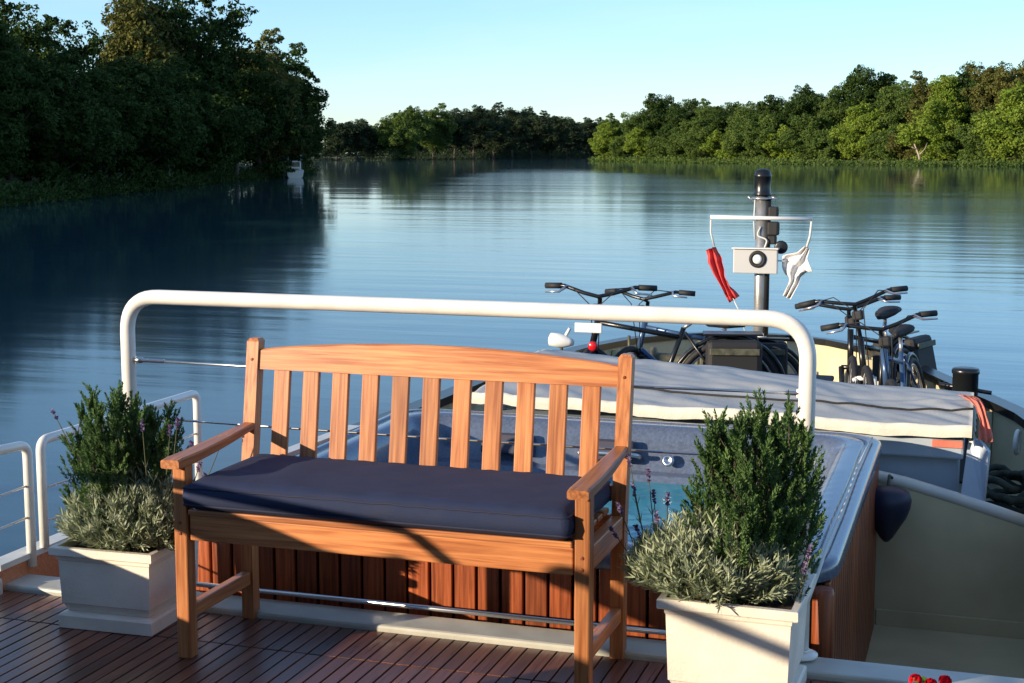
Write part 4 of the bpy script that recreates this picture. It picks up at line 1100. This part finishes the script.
# ------------------------------------------------------------------ bicycles
def bicycle(loc_, rz, steer, frame_m, fork_m, label, lean=0.0, saddle_z=.92, bar_z=1.0, bags=False):
    b = empty('bicycle', loc_, rz); b.rotation_euler = (lean, 0, rz); tag(b, label, 'bicycle', 'bicycles parked on the foredeck')
    rw = .335
    rear = Vector((-.48, 0, rw)); bb = Vector((-.04, 0, .28)); st = Vector((-.20, 0, .74)); hd0 = Vector((.36, 0, .62)); hd1 = Vector((.32, 0, .80)); front = Vector((.56, 0, rw))
    f = MB()
    f.tube([bb, st], .016, 10); f.tube([bb, hd0], .020, 10); f.tube([st+Vector((.02, 0, -.06)), hd1+Vector((0, 0, -.03))], .016, 10); f.tube([hd0-Vector((-.008, 0, .03)), hd1+Vector((0, 0, .02))], .021, 12)
    for y in (-.055, .055):
        f.tube([bb+Vector((-.03, y*.5, 0)), rear+Vector((0, y, 0))], .010, 8); f.tube([st+Vector((-.01, y*.3, -.03)), rear+Vector((0, y, 0))], .008, 8)
    f.build('frame', frame_m, b)
    def wheel(par, c, yawm):
        t = MB(); t.torus(rw-.022, .022, yawm, 40, 8); tw = t.build('wheel', M['rubber'], par); tw.location = c
        t = MB(); t.torus(rw-.048, .009, yawm, 36, 6); t.build('rim', M['silver'], tw)
        t = MB()
        for k in range(14):
            a = k*2*PI/14; t.tube([yawm @ Vector((.02*math.cos(a+1), .02*math.sin(a+1), .02*(-1)**k)), yawm @ Vector(((rw-.05)*math.cos(a), (rw-.05)*math.sin(a), 0))], .0014, 3, cap=False)
        t.tube([yawm @ Vector((0, 0, -.05)), yawm @ Vector((0, 0, .05))], .022, 10); t.build('spokes', M['silver'], tw)
        return tw
    XR_ = Matrix.Rotation(PI/2, 4, 'X')
    wheel(b, rear, XR_)
    # steering assembly turns about the head tube
    ax = (hd1-hd0).normalized(); T = Matrix.Translation(hd0) @ Matrix.Rotation(steer, 4, ax) @ Matrix.Translation(-hd0)
    g = lambda *p: T @ Vector(p)
    f = MB()
    cr_ = hd0+Vector((.012, 0, -.05))
    for y in (-.058, .058): f.tube([g(cr_.x, y, cr_.z), g(cr_.x+.04, y, .50), g(front.x, y, front.z)], [.020, .018, .011], 9)
    f.tube([g(cr_.x, -.06, cr_.z), g(cr_.x, .06, cr_.z)], .016, 8); f.build('fork', fork_m, b)
    wheel(b, T @ front, (Matrix.Rotation(steer, 4, ax) @ XR_))
    s0 = hd1+ax*.03; TF = T; T = Matrix.Translation(hd1) @ Matrix.Rotation(steer, 4, 'Z') @ Matrix.Translation(-hd1)
    f = MB(); f.tube([T @ s0, T @ (s0+ax*(bar_z-.86)), T @ (s0+ax*(bar_z-.86)+Vector((.07, 0, .02)))], .014, 8); f.build('stem', M['black'], b)
    c = s0+ax*(bar_z-.86)+Vector((.07, 0, .02))
    pts = [T @ (c+Vector(v)) for v in ((-.10, -.33, .045), (-.05, -.22, .055), (-.005, -.09, .02), (0, 0, 0), (-.005, .09, .02), (-.05, .22, .055), (-.10, .33, .045))]
    f = MB(); f.tube(pts, .0125, 9); hb_ = f.build('handlebar', M['black'], b)
    for sgn in (-1, 1):
        f = MB(); a_ = T @ (c+Vector((-.062, sgn*.24, .053))); e_ = T @ (c+Vector((-.105, sgn*.345, .045))); f.tube([a_, e_], .019, 10); f.build('grip', M['rubber'], hb_)
        f = MB(); p1 = T @ (c+Vector((-.04, sgn*.20, .055))); f.tube([p1, T @ (c+Vector((.03, sgn*.24, .03))), T @ (c+Vector((0, sgn*.33, .02)))], [.011, .008, .006], 7); f.build('brake_lever', M['silver'], hb_)
        f = MB(); f.tube([p1, T @ (c+Vector((.12, sgn*.14, .07))), T @ (c+Vector((.14, sgn*.03, -.03))), T @ (hd0+Vector((.06, sgn*.01, -.03)))], .0035, 6); f.build('brake_cable', M['rubber'], b)
    f = MB(); f.box(-.03, .03, -.035, .035, -.03, .03, .012, Matrix.Translation(T @ (c+Vector((.05, 0, -.07))))); f.build('lamp', M['rubber'], b)
    f = MB(); f.tube([st, st+Vector((-.045, 0, saddle_z-.74-.03))], .0125, 9); f.build('seat_post', M['silver'], b)
    # saddle: lofted wedge
    f = MB(); sc = st+Vector((-.05, 0, saddle_z-.74)); vs = []; n = 14; secs_ = [(-.14, .02, .012), (-.12, .075, .03), (-.06, .085, .035), (0, .05, .03), (.07, .024, .024), (.13, .018, .02), (.15, .006, .008)]
    for (x, hw, hh) in secs_:
        for k in range(n): a = 2*PI*k/n; vs.append(sc+Vector((x, hw*math.cos(a), hh*math.sin(a)+.012*(x < -.05))))
    f.add(vs, [(i*n+k, i*n+(k+1) % n, (i+1)*n+(k+1) % n, (i+1)*n+k) for i in range(len(secs_)-1) for k in range(n)]+[tuple(range(n))[::-1], tuple((len(secs_)-1)*n+k for k in range(n))], None, True); f.build('saddle', M['rubber'], b)
    f = MB(); XRm = Matrix.Translation(bb) @ XR_
    f.torus(.09, .006, Matrix.Translation((0, -.045, 0)) @ XRm, 28, 5); f.tube([bb+Vector((0, -.07, 0)), bb+Vector((.10, -.07, -.13))], .009, 7); f.tube([bb+Vector((0, .07, 0)), bb+Vector((-.10, .07, .13))], .009, 7); f.tube([bb+Vector((0, -.08, 0)), bb+Vector((0, .08, 0))], .015, 8)
    f.build('crank', M['silver'], b)
    f = MB(); f.box(-.045, .045, -.04, .04, -.01, .01, .004, Matrix.Translation(bb+Vector((.10, -.12, -.13)))); f.box(-.045, .045, -.04, .04, -.01, .01, .004, Matrix.Translation(bb+Vector((-.10, .12, .13)))); f.build('pedal', M['rubber'], b)
    if bags:
        for sy in (-1, 1):
            f = MB(); f.box(-.17, .17, -.055, .055, -.15, .15, .035, Matrix.Translation(rear+Vector((-.02, sy*.12, .20))) @ Matrix.Rotation(sy*.10, 4, 'X')); pg = f.build('pannier', M['rubber'], b)
            f = MB(); f.box(-.15, .15, -.006, .006, -.02, .02, .004, Matrix.Translation(rear+Vector((-.02, sy*.182, .29)))); f.build('pannier_strap', M['winch'], pg)
        f = MB(); f.box(-.20, .16, -.06, .06, -.006, .006, .003, Matrix.Translation(rear+Vector((0, 0, .372)))); f.build('luggage_rack', M['black'], b)
    # mudguard over the rear wheel
    f = MB(); f.tube([rear+Vector((math.cos(a)*(rw+.02), 0, math.sin(a)*(rw+.02))) for a in [R(20+i*12) for i in range(14)]], .014, 6); f.build('mudguard', M['black'], b)
    return b
ba = bicycle((-2.13, 9.62, -.4), R(194), R(82), M['black'], M['black'], 'black bicycle with its front wheel turned to the viewer, leftmost of the parked ones', R(-3), .80, .95, True)
bb_1 = bicycle((-.50, 9.75, -.4), R(-103), R(24), M['black'], M['bikewhite'], 'black bicycle with a pale white fork, next to the rightmost one', R(11), .92, 1.06)
bc_ = bicycle((-.38, 9.25, -.4), R(-97), R(20), M['bikeblue'], M['bikeblue'], 'dark blue bicycle, rightmost of the parked ones beside the bulwark', R(9), .86, .96)
be_ = bicycle((-1.92, 9.95, -.4), R(188), R(70), M['bikeblue'], M['black'], 'dark bicycle directly behind the leftmost black one, its handlebar turned', R(4), .80, .98, True)
bf_ = bicycle((-.62, 10.15, -.4), R(-110), R(30), M['black'], M['black'], 'black bicycle half hidden behind the pale forked one near the bulwark', R(7), .88, .97, True)
# white plate and reflector on the left bicycle's handlebar area
mb = MB(); mb.box(-.085, .085, -.008, .008, -.03, .03, .006, Matrix.Translation((-2.44, 9.28, .36))); o = mb.build('head_plate', M['bikewhite']); 
o.parent = ba; o.matrix_parent_inverse = (Matrix.Translation(ba.location) @ ba.rotation_euler.to_matrix().to_4x4()).inverted()
mb = MB(); mb.lathe([(.03, 0), (.03, .012), (.02, .02)], 16, Matrix.Translation((-2.41, 9.28, .25)) @ Matrix.Rotation(PI/2, 4, 'X')); o = mb.build('reflector', M['redlens'])
o.parent = ba; o.matrix_parent_inverse = (Matrix.Translation(ba.location) @ ba.rotation_euler.to_matrix().to_4x4()).inverted()

# small white lantern on a stalk left of the bicycles
ba.scale = (1.1, 1.1, 1.1)
nl = empty('deck_lamp', (-2.70, 9.4, -.4)); tag(nl, 'small white deck lamp on a short stalk left of the bicycles', 'lamp')
mb = MB(); mb.tube([(0, 0, 0), (0, 0, .70)], .012, 8); mb.build('stalk', M['winch'], nl)
mb = MB(); MM = Matrix.Translation((0, 0, .72)) @ Matrix.Rotation(R(96), 4, 'Y'); mb.lathe([(.02, -.09), (.045, -.08), (.05, -.02), (.042, .03), (.03, .06), (.02, .085)], 18, MM); mb.build('housing', M['bikewhite'], nl)
mb = MB(); mb.tube([(.03, 0, .76), (.06, 0, .81)], .012, 8); mb.build('bracket', M['bikewhite'], nl)

# ------------------------------------------------------------------ bow mast
MX, MY = -1.695, 11.7
ms = empty('mast', (MX, MY, -.4)); tag(ms, 'short silver and black bow mast with crossbar and navigation light', 'mast')
mb = MB(); mb.tube([(0, 0, 0), (0, 0, 1.66)], .050, 18); mb.build('pole', mat('mast_metal', (.34, .34, .33), .35, .6, bump=.1, var=.2), ms)
mb = MB(); mb.tube([(.042, -.008, .52), (.042, -.008, 1.62)], .030, 8); mb.build('cable_duct', M['rubber'], ms)
mb = MB(); mb.tube([(0, 0, .42), (0, 0, .54)], .056, 18); mb.build('collar', M['white'], ms)
mb = MB(); mb.lathe([(.03, 1.64), (.07, 1.645), (.072, 1.66), (.066, 1.67), (.066, 1.79), (.07, 1.795), (.07, 1.81), (.064, 1.82), (.058, 1.845), (.02, 1.86)], 22); mb.build('navigation_light', M['black'], ms)
mb = MB(); mb.torus(.075, .009, Matrix.Translation((0, 0, 1.625)), 20, 6); mb.tube([(-.11, -.03, 1.64), (-.07, -.02, 1.60)], .008, 6); mb.tube([(.12, -.03, 1.62), (.07, -.02, 1.64)], .008, 6); mb.build('clamp', M['silver'], ms)
mb = MB(); mb.tube([(-.405, -.06, 1.472), (.405, -.06, 1.468)], .016, 12); mb.build('crossbar', M['bikewhite'], ms)
mb = MB(); mb.box(.055, .13, -.05, .03, 1.47, 1.56, .012); mb.box(.05, .14, -.06, .03, 1.33, 1.44, .015); mb.box(.055, .12, -.05, .03, 1.26, 1.33, .012); mb.build('junction_box', M['rubber'], ms)
mb = MB(); mb.lathe([(.028, -.06), (.052, .0), (.054, .02), (.04, .025)], 18, Matrix.Translation((.165, -.04, 1.24)) @ Matrix.Rotation(PI/2, 4, 'X')); mb.build('side_lamp', M['black'], ms)
mb = MB(); mb.tube(roundpath([(.0, -.055, 1.40), (-.03, -.07, 1.33), (.06, -.07, 1.30), (.03, -.06, 1.22)], .03, 4), .007, 6); mb.tube([(-.055, -.02, 1.62), (-.06, -.03, 1.45), (-.05, -.03, 1.3)], .006, 6); mb.build('cable', M['whiterope'], ms)
mb = MB(); mb.box(-.205, .145, -.12, -.055, 1.03, 1.225, .006); bx_ = mb.build('floodlight', mat('lamp_box', (.5, .5, .49), .4, .1, bump=.05), ms)
mb = MB(); MM = Matrix.Translation((-.01, -.121, 1.145)) @ Matrix.Rotation(PI/2, 4, 'X'); mb.torus(.054, .016, MM, 28, 8); mb.build('bezel', M['rubber'], bx_)
mb = MB(); mb.lathe([(.04, 0), (.036, .012), (.02, .018), (.004, .02)], 20, MM); mb.build('lens', M['lensw'], bx_)
mb = MB(); mb.box(-.215, .155, -.145, -.05, 1.226, 1.236, .002); mb.build('hood', M['bikewhite'], bx_)
# flags
fr_ = empty('signal_flag', (MX-.40, MY-.06, 1.04)); tag(fr_, 'crumpled red flag hanging from the left end of the mast crossbar', 'flag')
def lc(o, e): o.location = -Vector(e.location); return o
lc(cloth('flag_cloth', [(MX-.40, MY-.06, .82), (MX-.37, MY-.07, .74), (MX-.31, MY-.05, .58), (MX-.25, MY-.06, .48), (MX-.20, MY-.06, .41)], [.08, .13, .07, .06, .10], M['red'], None, None, .0015, .026, 4, par=fr_, up=Vector((0, 1, 0))), fr_)
mb = MB(); mb.tube([(MX-.40, MY-.06, 1.05), (MX-.40, MY-.06, .95), (MX-.37, MY-.06, .84)], .008, 6); lc(mb.build('halyard', M['whiterope'], fr_), fr_); mb = MB(); mb.tube([(MX-.21, MY-.06, .42), (MX-.13, MY-.06, .26), (MX-.09, MY-.06, .05)], .005, 6); lc(mb.build('halyard', M['whiterope'], fr_), fr_)
fw = empty('signal_flag', (MX+.40, MY-.06, 1.04)); tag(fw, 'twisted white flag hanging from the right end of the mast crossbar', 'flag')
lc(cloth('flag_cloth', [(MX+.37, MY-.06, .84), (MX+.31, MY-.07, .74), (MX+.27, MY-.06, .66), (MX+.28, MY-.05, .57), (MX+.22, MY-.06, .44)], [.05, .26, .20, .09, .07], M['flagwhite'], None, None, .0015, .026, 7, par=fw, up=Vector((0, 1, 0))), fw)
mb = MB(); mb.tube([(MX+.40, MY-.06, 1.05), (MX+.39, MY-.06, .93), (MX+.36, MY-.06, .82)], .010, 6); lc(mb.build('halyard', M['whiterope'], fw), fw); mb = MB(); mb.tube([(MX+.22, MY-.07, .73), (MX+.14, MY-.08, .735)], .006, 6); lc(mb.build('halyard', M['whiterope'], fw), fw)

# ------------------------------------------------------------------ unseen blocks added behind and above the viewer to cut sky light
wh = empty('rear_sky_blocker', (-1.5, -2.4, 0)); tag(wh, 'unseen wooden cabin shape added behind the viewer to block sky light', 'rear_sky_blocker')  # cabin shape added out of view, darkens surfaces facing aft
mb = MB(); mb.box(-3.2, .2, -5.0, -1.0, 0, .98, .01); loc(mb.build('wall', M['cabinet'], wh), wh)
mb = MB(); mb.box(-3.3, .3, -5.1, -.8, 2.15, 2.25, .03); loc(mb.build('roof', M['creamcap'], wh), wh)
mb = MB(); mb.box(-3.18, .18, -4.96, -1.04, 1.0, 2.14); loc(mb.build('window', M['glass'], wh), wh)
for x in (-3.17, -2.33, -1.5, -.67, .17):
    mb = MB(); mb.box(x-.035, x+.035, -1.035, -.97, .985, 2.148, .004); loc(mb.build('window_post', M['cabinet'], wh), wh)
aw = empty('overhead_sky_blocker', (-1.5, 0, 0)); tag(aw, 'unseen dark canopy added above and behind the viewer to block sky light', 'overhead_sky_blocker')  # canopy added out of view to keep overhead sky light off the deck
mb = MB(); vs = []; 
for i in range(13):
    x = -3.3+3.6*i/12; z = 2.42+.12*math.sin(PI*i/12)
    vs += [(x, -.9, z), (x, 2.2, z), (x, 2.2, z+.006), (x, -.9, z+.006)]
mb.add(vs, [(4*i+k, 4*i+(k+1) % 4, 4*i+4+(k+1) % 4, 4*i+4+k) for i in range(12) for k in range(4)]); loc(mb.build('canopy', M['navy'], aw), aw)
for x, y in ((-3.3, .72), (.36, 2.1), (-3.3, -.85), (.3, -.85)):
    mb = MB(); mb.tube([(x, y, 0), (x, y, 2.42)], .018, 10); loc(mb.build('pole', M['steel'], aw), aw)
mb = MB(); mb.box(-3.42, -3.41, -.9, .75, 1.62, 2.42); loc(mb.build('sky_block_flap', M['navy'], aw), aw)  # flaps added at both sides to shut out more sky light
mb = MB(); mb.box(.41, .42, -.9, 2.4, .35, 2.42); loc(mb.build('sky_block_flap', M['navy'], aw), aw)
